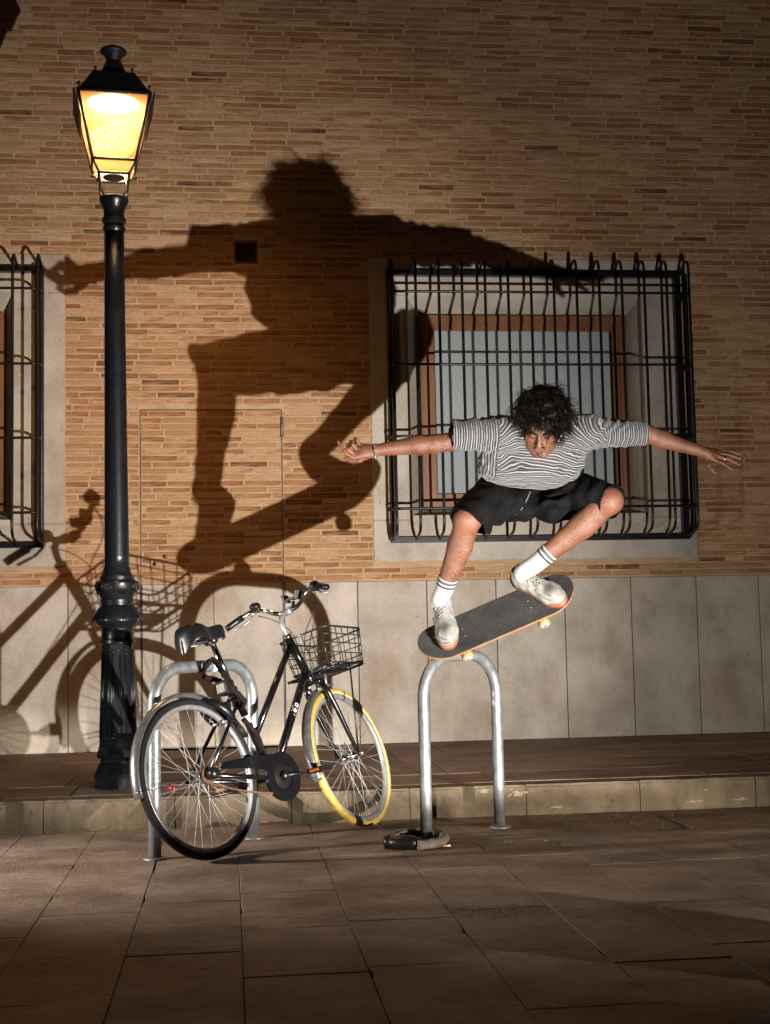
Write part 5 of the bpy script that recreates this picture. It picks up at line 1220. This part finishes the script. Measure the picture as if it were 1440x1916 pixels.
# ---------------------------------------------------------------- hair, face hair, eyes
def face(x, y, lift=0.0):
    t = np.linspace(0.16, 0.0, 300); Q = HC+hx_*x+hu*y+np.outer(t, hf); v = B.sample(Q); i = np.argmax(v < 0); return Q[i]+hf*lift
def hair():
    lo = HC-0.24; hi = HC+0.24; S = Field(lo, hi, 0.005)
    S.ell(Hd(0.004, 0.062, -0.035), HAX, (0.103, 0.092, 0.115), 0.02); S.ell(Hd(0.05, 0.03, -0.03), HAX, (0.07, 0.085, 0.08), 0.03); S.ell(Hd(-0.035, 0.10, 0.0), HAX, (0.06, 0.055, 0.07), 0.03)
    S.ell(Hd(0.0, 0.11, -0.05), HAX, (0.07, 0.045, 0.07), 0.03)
    S.ell(Hd(-0.012, -0.030, 0.090), HAX, (0.068, 0.108, 0.088), 0.01, 'sub')
    S.disp(lambda Q: wav(Q, (((1, 0.3, 0.2), 95, 0.006), ((0.1, 1, -0.4), 120, 0.005), ((-0.4, 0.2, 1), 110, 0.005), ((0.5, -0.7, 0.4), 190, 0.003)), 2.0))
    P, Fc = S.mesh(); o = link('hair', np_mesh('hair', P, Fc, BC, [M_hair]), person, (0, 0, 0)); g = random.Random(3)
    nrm = np.zeros_like(P); fn = np.cross(P[Fc[:, 1]]-P[Fc[:, 0]], P[Fc[:, 2]]-P[Fc[:, 0]])
    for i in range(4): np.add.at(nrm, Fc[:, i], fn)
    nrm /= np.linalg.norm(nrm, axis=1)[:, None]+1e-12
    mb = MB(); dn = np.array([0, 0, -1.0])
    for k in range(2600):
        i = g.randrange(len(P)); p = P[i]; n_ = nrm[i]; q = (p-HC)@np.stack(HAX, 1)
        if q[1] < -0.03 and q[2] > -0.02: continue
        if q[2] > 0.045 and q[1] < 0.065 and abs(q[0]+0.01) < 0.06: continue
        t0 = norm(np.cross(n_, [g.gauss(0, 1) for _ in range(3)])); d = norm(n_*g.uniform(0.1, 0.55)+t0*0.9+dn*0.5); e1 = norm(np.cross(d, n_)); e2 = np.cross(d, e1)
        L = g.uniform(0.035, 0.085); R_ = g.uniform(0.005, 0.013); ph = g.uniform(0, 6.28); tw = g.uniform(3, 7); m = 11; pts = []
        for s in range(m+1):
            t = s/m; pts.append(p-n_*0.003+d*L*t+dn*0.02*t*t+(e1*math.cos(ph+tw*t)+e2*math.sin(ph+tw*t))*R_*min(1, t*3)-e1*math.cos(ph)*R_*min(1, t*3)*0.5)
        r0 = g.uniform(0.0008, 0.0019); mb.tube(pts, [r0*(1-0.75*(s/m)**2) for s in range(m+1)], 3, caps=False)
    # fringe falling over the brow
    for k in range(75):
        x = g.uniform(-0.06, 0.065) if k % 4 == 0 else g.uniform(0.0, 0.065); p = face(x, 0.062+g.uniform(-0.006, 0.012), 0.014); d = norm(-hu*0.9+hx_*(0.45 if x > -0.01 else -0.35)+hf*0.2); e1 = norm(np.cross(d, hf)); L = g.uniform(0.018, 0.045)*(1.25 if x > 0.01 else 0.8); ph = g.uniform(0, 6)
        mb.tube([p+d*L*t+e1*math.sin(ph+t*5)*0.004+hf*0.004*math.sin(t*3.1) for t in np.linspace(0, 1, 9)], [0.0024*(1-0.8*t) for t in np.linspace(0, 1, 9)], 4, caps=False)
    mb.build('hair_curls', M_hair, o); return o
hair()
fz = MB(); g = random.Random(9)
def strokes(mb, pts, n, L, wid, r=0.0009):     # short hairs along a line on the face
    for k in range(n):
        t = g.random()*(len(pts)-1); i = min(int(t), len(pts)-2); f = t-i; a = np.array(pts[i])*(1-f)+np.array(pts[i+1])*f
        x, y = a[0]+g.gauss(0, wid*0.4), a[1]+g.gauss(0, wid); s = 1 if x > 0 else -1
        p = face(x, y, 0.0005); q = face(x+s*L*g.uniform(0.5, 1), y-L*g.uniform(-0.3, 0.5), 0.0012); mb.tube([p, (p+q)/2+hf*0.0005, q], [r, r*0.9, r*0.3], 4, caps=False)
for s in (-1, 1): strokes(fz, [(s*0.014, 0.017), (s*0.030, 0.024), (s*0.048, 0.018)], 150, 0.008, 0.0025, 0.0010)
fz.build('eyebrows', M_hair, person); mo = MB()
for s in (-1, 1): strokes(mo, [(s*0.003, -0.053), (s*0.014, -0.055), (s*0.024, -0.063)], 90, 0.006, 0.003, 0.0007)
strokes(mo, [(-0.010, -0.097), (0.010, -0.097)], 60, 0.005, 0.005, 0.0007); mo.build('moustache', M_hair, person)
ls = MB()
for s in (-1, 1): ls.tube([face(s*(0.017+0.028*t), -0.007-0.004*math.sin(t*3.14)-0.001, 0.0005) for t in np.linspace(0, 1, 9)], [0.0006+0.0011*math.sin(t*3.14) for t in np.linspace(0, 1, 9)], 5)
ls.build('eyelashes', M_hair, person)
mt_ = MB(); mt_.tube([face(x, -0.0722+0.0012*math.cos(x*150), -0.0006) for x in np.linspace(-0.021, 0.021, 11)], [0.0004+0.0011*(1-abs(x)/0.023) for x in np.linspace(-0.021, 0.021, 11)], 5); mt_.build('mouth_line', mat('lip_shadow', (0.10, 0.03, 0.025), 0.6), person)
ea = at(1051, 811, 5.93); eb_ = at(1047, 822, 5.90)
hp = [B.hit(1050, 812, 5.6, 6.4, 0.012), B.hit(1047, 823, 5.6, 6.5, 0.016)]
MB().tube(hp, 0.0032, 8).ball(hp[0], 0.0065, 10).build('earbud', mat('white_plastic', (0.8, 0.8, 0.8), 0.3), person)

# ---------------------------------------------------------------- shoes and socks
M_upper = bpy.data.materials.new('white_leather_suede'); M_upper.use_nodes = True; n, b = nodes_of(M_upper)
sa = new(n, 'ShaderNodeAttribute', attribute_name='suede'); c = mix(n, sa.outputs['Fac'], (0.21, 0.207, 0.19), (0.05, 0.0485, 0.043))
sc = ramp(n, noise(n, 55, (1, 1, 1), 6, 0.7), [(0.38, (0.62, 0.60, 0.56)), (0.58, (1, 1, 1))]); c = mix(n, 0.75, c, sc, 'MULTIPLY'); n.links.new(c, b.inputs['Base Color']); b.inputs['Roughness'].default_value = 0.6; bump(n, b, noise(n, 150, (1, 1, 1), 4), 0.3, 0.002)
M_gum = mat('gum_rubber', (0.19, 0.072, 0.036), 0.55, var=(0.14, 0.052, 0.025), scale=40, bump=0.3, bscale=160, bdist=0.002)
M_lace = mat('white_lace', (0.22, 0.215, 0.195), 0.8, bump=0.6, bscale=300, bdist=0.002); M_line = mat('black_outline', (0.015, 0.015, 0.015), 0.5)
M_sock = bpy.data.materials.new('ribbed_sock'); M_sock.use_nodes = True; n, b = nodes_of(M_sock)
ba = new(n, 'ShaderNodeAttribute', attribute_name='band'); c = ramp(n, ba.outputs['Fac'], [(0, (0.27, 0.268, 0.26)), (0.10, (0.05, 0.053, 0.056)), (0.27, (0.27, 0.268, 0.26)), (0.40, (0.012, 0.014, 0.012)), (0.53, (0.27, 0.268, 0.26))], 'CONSTANT'); n.links.new(c, b.inputs['Base Color']); b.inputs['Roughness'].default_value = 0.9
bump(n, b, noise(n, 260, (1, 1, 1), 2), 0.4, 0.002)
def shoe(k_, top_px, top_D):
    H0, t, n_, s = FOOT[k_]; fp = lambda a, b_, c_: H0+t*a+s*b_+n_*c_; AXF = [t, s, n_]
    S = Field(np.min([fp(a, b_, c_) for a in (-0.06, 0.34) for b_ in (-0.09, 0.09) for c_ in (-0.02, 0.18)], 0), np.max([fp(a, b_, c_) for a in (-0.06, 0.34) for b_ in (-0.09, 0.09) for c_ in (-0.02, 0.18)], 0), 0.0034)
    S.ell(fp(0.045, 0, 0.055), AXF, (0.048, 0.036, 0.05), 0.02); S.cone(fp(0.045, 0, 0.05), fp(0.055, 0, 0.105), 0.036, 0.038, 0.02)
    S.cone(fp(0.07, 0, 0.064), fp(0.19, 0.003, 0.04), 0.040, 0.043, 0.03); S.cone(fp(0.05, 0, 0.042), fp(0.21, 0.003, 0.034), 0.037, 0.046, 0.02)
    S.ell(fp(0.225, 0.003, 0.034), AXF, (0.066, 0.051, 0.037), 0.025); S.cone(fp(0.085, 0, 0.095), fp(0.17, 0, 0.072), 0.026, 0.022, 0.02)
    S.ell(fp(0.055, 0, 0.128), AXF, (0.042, 0.031, 0.045), 0.006, 'sub')
    S.disp(lambda Q: wav(Q, ((t*1.0+n_*0.5, 130, 0.0012), (s+t*0.4, 160, 0.0009)), 3.0))
    P, Fc = S.mesh(); c_ = (P-H0)@n_; P, Fc, used = prune(P, Fc, c_ > 0.014); q = (P-H0)@np.stack(AXF, 1)
    me = np_mesh('shoe', P, Fc, BC, [M_upper]); sd = np.clip(1.2*np.exp(-((q[:, 0]-0.215)/0.034)**2-(q[:, 1]/0.034)**2)*(q[:, 2] > 0.035)+0.7*np.exp(-((q[:, 0]-0.025)/0.02)**2)*(q[:, 2] < 0.07)+0.8*np.exp(-((q[:, 0]-0.12)/0.05)**2-(q[:, 1]/0.018)**2)*(q[:, 2] > 0.07)+0.35*np.exp(-((q[:, 0]-0.275)/0.02)**2), 0, 1)
    me.attributes.new('suede', 'FLOAT', 'POINT').data.foreach_set('value', sd.astype(np.float32)); o = link('shoe', me, person, (0, 0, 0)); o['label'] = 'scuffed white leather shoe with gum sole'
    # sole: rounded outline, a little flare, raised heel and toe
    ol = [(-0.002, 0.0), (0.004, 0.022), (0.022, 0.037), (0.06, 0.041), (0.11, 0.038), (0.16, 0.043), (0.205, 0.051), (0.245, 0.048), (0.275, 0.034), (0.290, 0.016), (0.293, 0.0)]
    ring = ol+[(a, -b_*0.96) for a, b_ in ol[-2:0:-1]]; rows = []
    for c0, k in ((0.0, 0.97), (0.004, 1.03), (0.028, 1.06), (0.034, 1.02), (0.033, 0.85)):
        rows.append([fp(0.145+(a-0.145)*k, b_*k, (c0+0.006*max(0, (a-0.25)/0.043)+(0.007*(1-a/0.06) if a < 0.06 and c0 > 0.01 else 0)) ) for a, b_ in ring])
    m = len(ring); vs = [p for r in rows for p in r]; fs = [(i*m+j, i*m+(j+1) % m, (i+1)*m+(j+1) % m, (i+1)*m+j) for i in range(4) for j in range(m)]+[tuple(range(m-1, -1, -1)), tuple(4*m+j for j in range(m))]
    so_ = MB().add(vs, fs, True).build('sole', M_gum, o, fix=True); auto_smooth(so_, 50)
    def top(a, b_):                            # point of the upper above (a, b)
        z = np.linspace(0.16, 0.02, 200); Q = H0+t*a+s*b_+np.outer(z, n_); v = S.sample(Q); i = np.argmax(v < 0); return Q[i]+n_*0.002
    lc = MB()
    for i, a in enumerate((0.095, 0.112, 0.129, 0.146, 0.163)):
        w = 0.021-0.001*i
        for sg in (-1, 1): lc.tube([top(a+0.010*(1-j/3*2)*0.5, sg*w*(1-2*j/6)) for j in range(7)], 0.0028, 6, flat=0.6)
    for sg in (-1, 1):
        p = top(0.092, 0.004*sg); lc.tube(spl([p, p+n_*0.012+s*sg*0.018, p+n_*0.008+s*sg*0.034+t*0.006, p+s*sg*0.03+t*0.022+n_*0.002, p+n_*0.004]), 0.0024, 6)
        lc.tube(spl([p, p+n_*0.006+s*sg*0.012+t*0.02, p+s*sg*0.026+t*0.04-n_*0.004]), 0.0022, 6)
    lc.build('laces', M_lace, o)
    # sock
    H1 = at(*top_px, top_D); kl = norm(J['an'+k_]-J['kn'+k_]); H1 = J['kn'+k_]+kl*((H1-J['kn'+k_])@kl); pts = spl([H1, H1*0.5+J['an'+k_]*0.5, J['an'+k_]+n_*0.012, fp(0.068, 0, 0.075), fp(0.07, 0, 0.05)], 8); nn = 28; m = len(pts); mb = MB()
    rr = np.interp(np.arange(m), [0, 3, 10, 18, m-1], [0.0455, 0.0452, 0.0415, 0.041, 0.034]); mb.tube(pts, list(rr), nn, caps=False)
    vs2 = []
    for i in range(m):
        for j in range(nn): k = i*nn+j; cc_ = pts[i]; vs2.append(cc_+(np.array(mb.v[k])-cc_)*(1+0.012*(j % 2)))
    mb.v = vs2; so2 = mb.build('sock', M_sock, person); d = np.concatenate([[0], np.cumsum([np.linalg.norm(pts[i+1]-pts[i]) for i in range(m-1)])])/0.075
    so2.data.attributes.new('band', 'FLOAT', 'POINT').data.foreach_set('value', np.repeat(np.clip(d, 0, 1), nn).astype(np.float32)); sm = so2.modifiers.new('s', 'SOLIDIFY'); sm.thickness = 0.003
    return o, S
shR, SR = shoe('R', (837, 1092), 6.20); shL, SL = shoe('L', (1027, 1036), 6.18)
def mark(S, poly, par, name, m, r=0.0013, closed=True, d0=5.7, d1=6.7, lift=0.0012):
    pts = []
    for i in range(len(poly) if closed else len(poly)-1):
        a, b_ = np.array(poly[i]), np.array(poly[(i+1) % len(poly)])
        for t in np.linspace(0, 1, 4, endpoint=False): pts.append(S.hit(*(a*(1-t)+b_*t), d0, d1, lift))
    v = np.abs(S.sample(np.array(pts))); pts = [p for p, e in zip(pts, v) if e < 0.012]
    if len(pts) > 3: MB().tube(pts, r, 5, closed=closed and len(pts) == len(v)).build(name, m, par)
zq = lambda pts, ox, oy, k: [(ox+x/k, oy+y/k) for x, y in pts]
mark(SL, zq([(594, 642), (668, 590), (706, 617), (704, 664), (762, 690), (690, 738), (652, 712), (656, 668)], 930, 1020, 9.6), shL, 'letter_n', M_line, 0.0024)
mark(SR, zq([(232, 968), (290, 918), (296, 980), (322, 1012), (246, 1056), (240, 1002)], 780, 1060, 9.58), shR, 'letter_n', M_line, 0.0022)
for S, par, P_ in ((SL, shL, [[(338, 475), (420, 490), (465, 560), (488, 690)], [(845, 845), (900, 890), (985, 920)], [(680, 830), (700, 780), (740, 755)], [(590, 470), (630, 520), (760, 560), (800, 590)], [(745, 875), (820, 940), (1000, 1020)]]),):
    for q in P_: mark(S, zq(q, 930, 1020, 9.6), par, 'stitch_line', M_line, 0.0016, False)
for q in ([(345, 1190), (400, 1260), (480, 1310), (540, 1310)], [(330, 860), (335, 910), (360, 920)], [(225, 1105), (270, 1085), (310, 1100)], [(300, 1250), (380, 1330), (480, 1380), (640, 1350)]): mark(SR, zq(q, 780, 1060, 9.58), shR, 'stitch_line', M_line, 0.0016, False)
# ink and jewellery
M_ink = mat('tattoo_ink', (0.018, 0.018, 0.02), 0.6)
for q in ([(806, 822), (812, 829), (805, 833), (815, 832), (818, 840), (821, 832), (828, 836), (824, 829), (832, 826), (822, 826), (818, 820), (816, 826)], [(829, 828), (834, 825), (836, 820), (838, 826), (844, 827), (839, 830), (842, 836), (835, 833), (830, 837), (831, 831)]): mark(B, q, person, 'tattoo', M_ink, 0.0010, True, 5.9, 6.5, 0.0003)
for q in ([(845, 1080), (848, 1084), (846, 1088), (849, 1091)], [(850, 1072), (852, 1078), (850, 1084)]): mark(B, q, person, 'tattoo', M_ink, 0.0022, False, 5.9, 6.5, 0.0)
M_silver = mat('silver', (0.7, 0.69, 0.67), 0.2, 1.0)
ad = norm(J['wrR']-J['elR']); c = J['wrR']-ad*0.002; e1 = norm(np.cross(ad, UP)); e2 = np.cross(ad, e1); bc = MB()
for i in range(22):
    a = 2*math.pi*i/22; bc.ball(c+(e1*math.cos(a)+e2*math.sin(a))*0.0295-UP*0.002, (0.0048, 0.0048, 0.0034), 6, rings=5)
bc.build('bracelet', M_silver, person)
bc = MB(); bc.tube(arc(c+ad*0.008, e1*0.028, e2*0.028, 0, 2*math.pi*0.97, 24), 0.0018, 6, closed=True); bc.build('cord_bracelet', M_line, person)
def fring(p, d, r):
    d = norm(d); f1 = norm(np.cross(d, UP)); f2 = np.cross(d, f1); MB().tube(arc(p, f1*r, f2*r, 0, 2*math.pi*0.96, 18), 0.0026, 6, closed=True).build('finger_ring', M_silver, person)
fring(at(1356, 859, 6.227), at(1382, 869, 6.21)-at(1344, 855, 6.234), 0.0108); fring(at(643, 842.5, 6.14), at(640, 838, 6.14)-at(648, 849, 6.14), 0.0102)
for q in ([(1046, 878), (1047, 873), (1048, 878)], [(1050, 873), (1050, 879)], [(1052, 877), (1055, 874), (1054, 878)], [(1057, 876), (1059, 873)]): mark(SH, q, sh, 'chest_embroidery', M_line, 0.0016, False)

# ================================================================ skateboard
sk = thing('skateboard', 'worn skateboard with black grip tape and cream wheels, tail over the bare hoop stand', 'skateboard', BC)
M_ply = mat('maple_ply', (0.24, 0.125, 0.06), 0.5, var=(0.18, 0.09, 0.042), scale=30, stretch=(1, 1, 1), bump=0.1)
M_grip = bpy.data.materials.new('grip_tape'); M_grip.use_nodes = True; n, b = nodes_of(M_grip)
c = ramp(n, noise(n, 9, (1, 1, 1), 6, 0.65), [(0.35, (0.004, 0.004, 0.004)), (0.75, (0.022, 0.0205, 0.02))]); spk = ramp(n, noise(n, 300, (1, 1, 1), 1), [(0.68, (0, 0, 0)), (0.75, (0.5, 0.5, 0.5))]); c = mix(n, spk, c, (0.25, 0.25, 0.25)); n.links.new(c, b.inputs['Base Color']); b.inputs['Roughness'].default_value = 0.8; bump(n, b, noise(n, 420, (1, 1, 1), 2), 0.8, 0.002)
M_wheel = mat('cream_urethane', (0.27, 0.185, 0.085), 0.4, var=(0.21, 0.14, 0.06), scale=40)
def kick(u_): a = max(0, abs(u_)-0.245); return 0.36*a*a/(a+0.05)
def halfw(u_):
    L = 0.385; a = abs(u_); return 0.103*(1 if a < 0.25 else math.sqrt(max(0, 1-((a-0.25)/(L-0.25))**2.3)))
us = [0.385*math.sin(math.pi/2*t) for t in np.linspace(-1, 1, 61)]
def deck(n0, n1, k, name, m, par):
    vs = []; fs = []; nv = 9
    for nn in (n0, n1):
        for u_ in us:
            w = max(halfw(u_)*k, 0.0006)
            for j in range(nv): v_ = w*(2*j/(nv-1)-1); vs.append(Sk(u_*(0.998 if k < 1 else 1), v_, nn+kick(u_)+0.35*v_*v_))
    m_ = len(us); o1 = m_*nv
    for i in range(m_-1):
        for j in range(nv-1): fs += [(i*nv+j, i*nv+j+1, (i+1)*nv+j+1, (i+1)*nv+j), (o1+i*nv+j, o1+(i+1)*nv+j, o1+(i+1)*nv+j+1, o1+i*nv+j+1)]
        for j in (0, nv-1): fs.append((i*nv+j, (i+1)*nv+j, o1+(i+1)*nv+j, o1+i*nv+j))
    for i in (0, m_-1):
        for j in range(nv-1): fs.append((i*nv+j, i*nv+j+1, o1+i*nv+j+1, o1+i*nv+j))
    o = MB().add(vs, fs, True).build(name, m, par, fix=True); auto_smooth(o, 40); return o
dk = deck(-0.0125, -0.0012, 1.0, 'deck', M_ply, sk); deck(-0.0011, 0.0002, 0.985, 'grip_tape', M_grip, dk)
bo_ = MB()
for su in (-1, 1):
    for du in (0.165, 0.22):
        for v_ in (-0.021, 0.021): bo_.lathe([(0.0035, 0.0), (0.003, 0.0012), (0.0, 0.0014)], Sk(su*du, v_, 0.0004), 10, bn)
bo_.build('bolts', M_alu, dk)
M_truck = mat('truck_metal', (0.35, 0.35, 0.36), 0.35, 0.9)
for su in (-1, 1):
    tk = MB(); tk.obox(Sk(su*0.192, 0, -0.018), bu_, bv, bn, 0.04, 0.028, 0.0055, 0.002); tk.tube([Sk(su*0.205, 0, -0.022), Sk(su*0.19, 0, -0.045)], 0.013, 12)
    tk.tube([Sk(su*0.192, -0.058, -0.052), Sk(su*0.192, -0.03, -0.049), Sk(su*0.192, 0, -0.046), Sk(su*0.192, 0.03, -0.049), Sk(su*0.192, 0.058, -0.052)], [0.009, 0.011, 0.014, 0.011, 0.009], 10); tk.tube([Sk(su*0.192, -0.112, -0.052), Sk(su*0.192, 0.112, -0.052)], 0.004, 8); tk.build('truck', M_truck, sk)
    for sv in (-1, 1):
        w = MB(); prof = [(0.009, -0.016), (0.019, -0.017), (0.025, -0.0155), (0.0275, -0.011), (0.0280, 0.0), (0.0275, 0.011), (0.025, 0.0155), (0.019, 0.017), (0.009, 0.016)]
        c = Sk(su*0.192, sv*0.090, -0.052); w.lathe(prof, c, 28, bv); w = w.build('wheel', M_wheel, sk)
        for e in (-1, 1):
            MB().lathe([(0.0155, 0.0), (0.0155, 0.0012), (0.0, 0.0013)], c+bv*e*0.0172, 20, bv*e).build('wheel_print', mat('wheel_print_white', (0.62, 0.58, 0.55), 0.4), w)
            MB().lathe([(0.0085, 0.0), (0.0085, 0.0025), (0.005, 0.003), (0.0, 0.003)], c+bv*e*0.0178, 14, bv*e).build('bearing', M_line, w)
            MB().lathe([(0.0035, 0.0), (0.0035, 0.006), (0.0, 0.006)], c+bv*e*0.0190, 6, bv*e).build('axle_nut', M_alu, w)

# ================================================================ unseen bag shape added to keep the key strobe off the kerb
bd = norm((math.sin(rad(-15)), math.cos(rad(-15)), 0)); bs_ = np.array([bd[1], -bd[0], 0.0]); b0 = np.array([1.98, 3.12, 0.0])+bd*0.5
tb_ = thing('strobe_blocker_bag', 'added black bag-shaped light blocker, unseen beyond the right-hand edge, keeping the key strobe off the kerb', 'light blocker', b0)
pp = [b0-bs_*0.27+np.array([0, 0, 0.152]), b0-bs_*0.26+np.array([0, 0, 0.152]), b0+bs_*0.42+np.array([0, 0, 0.152]), b0+bs_*0.43+np.array([0, 0, 0.152])]
MB().tube(pp, [0.125, 0.1525, 0.1525, 0.125], 24).build('blocker_body', mat('blocker_nylon', (0.012, 0.012, 0.013), 0.7, bump=0.4, bscale=120), tb_)
for q in (0.0, 0.22): MB().tube(arc(b0+bs_*q+np.array([0, 0, 0.152]), bd*0.1535, np.array([0, 0, 0.1495]), 0, 2*math.pi*0.96, 24), 0.004, 6, closed=True).build('blocker_strap', mat('blocker_webbing', (0.02, 0.02, 0.02), 0.8), tb_)
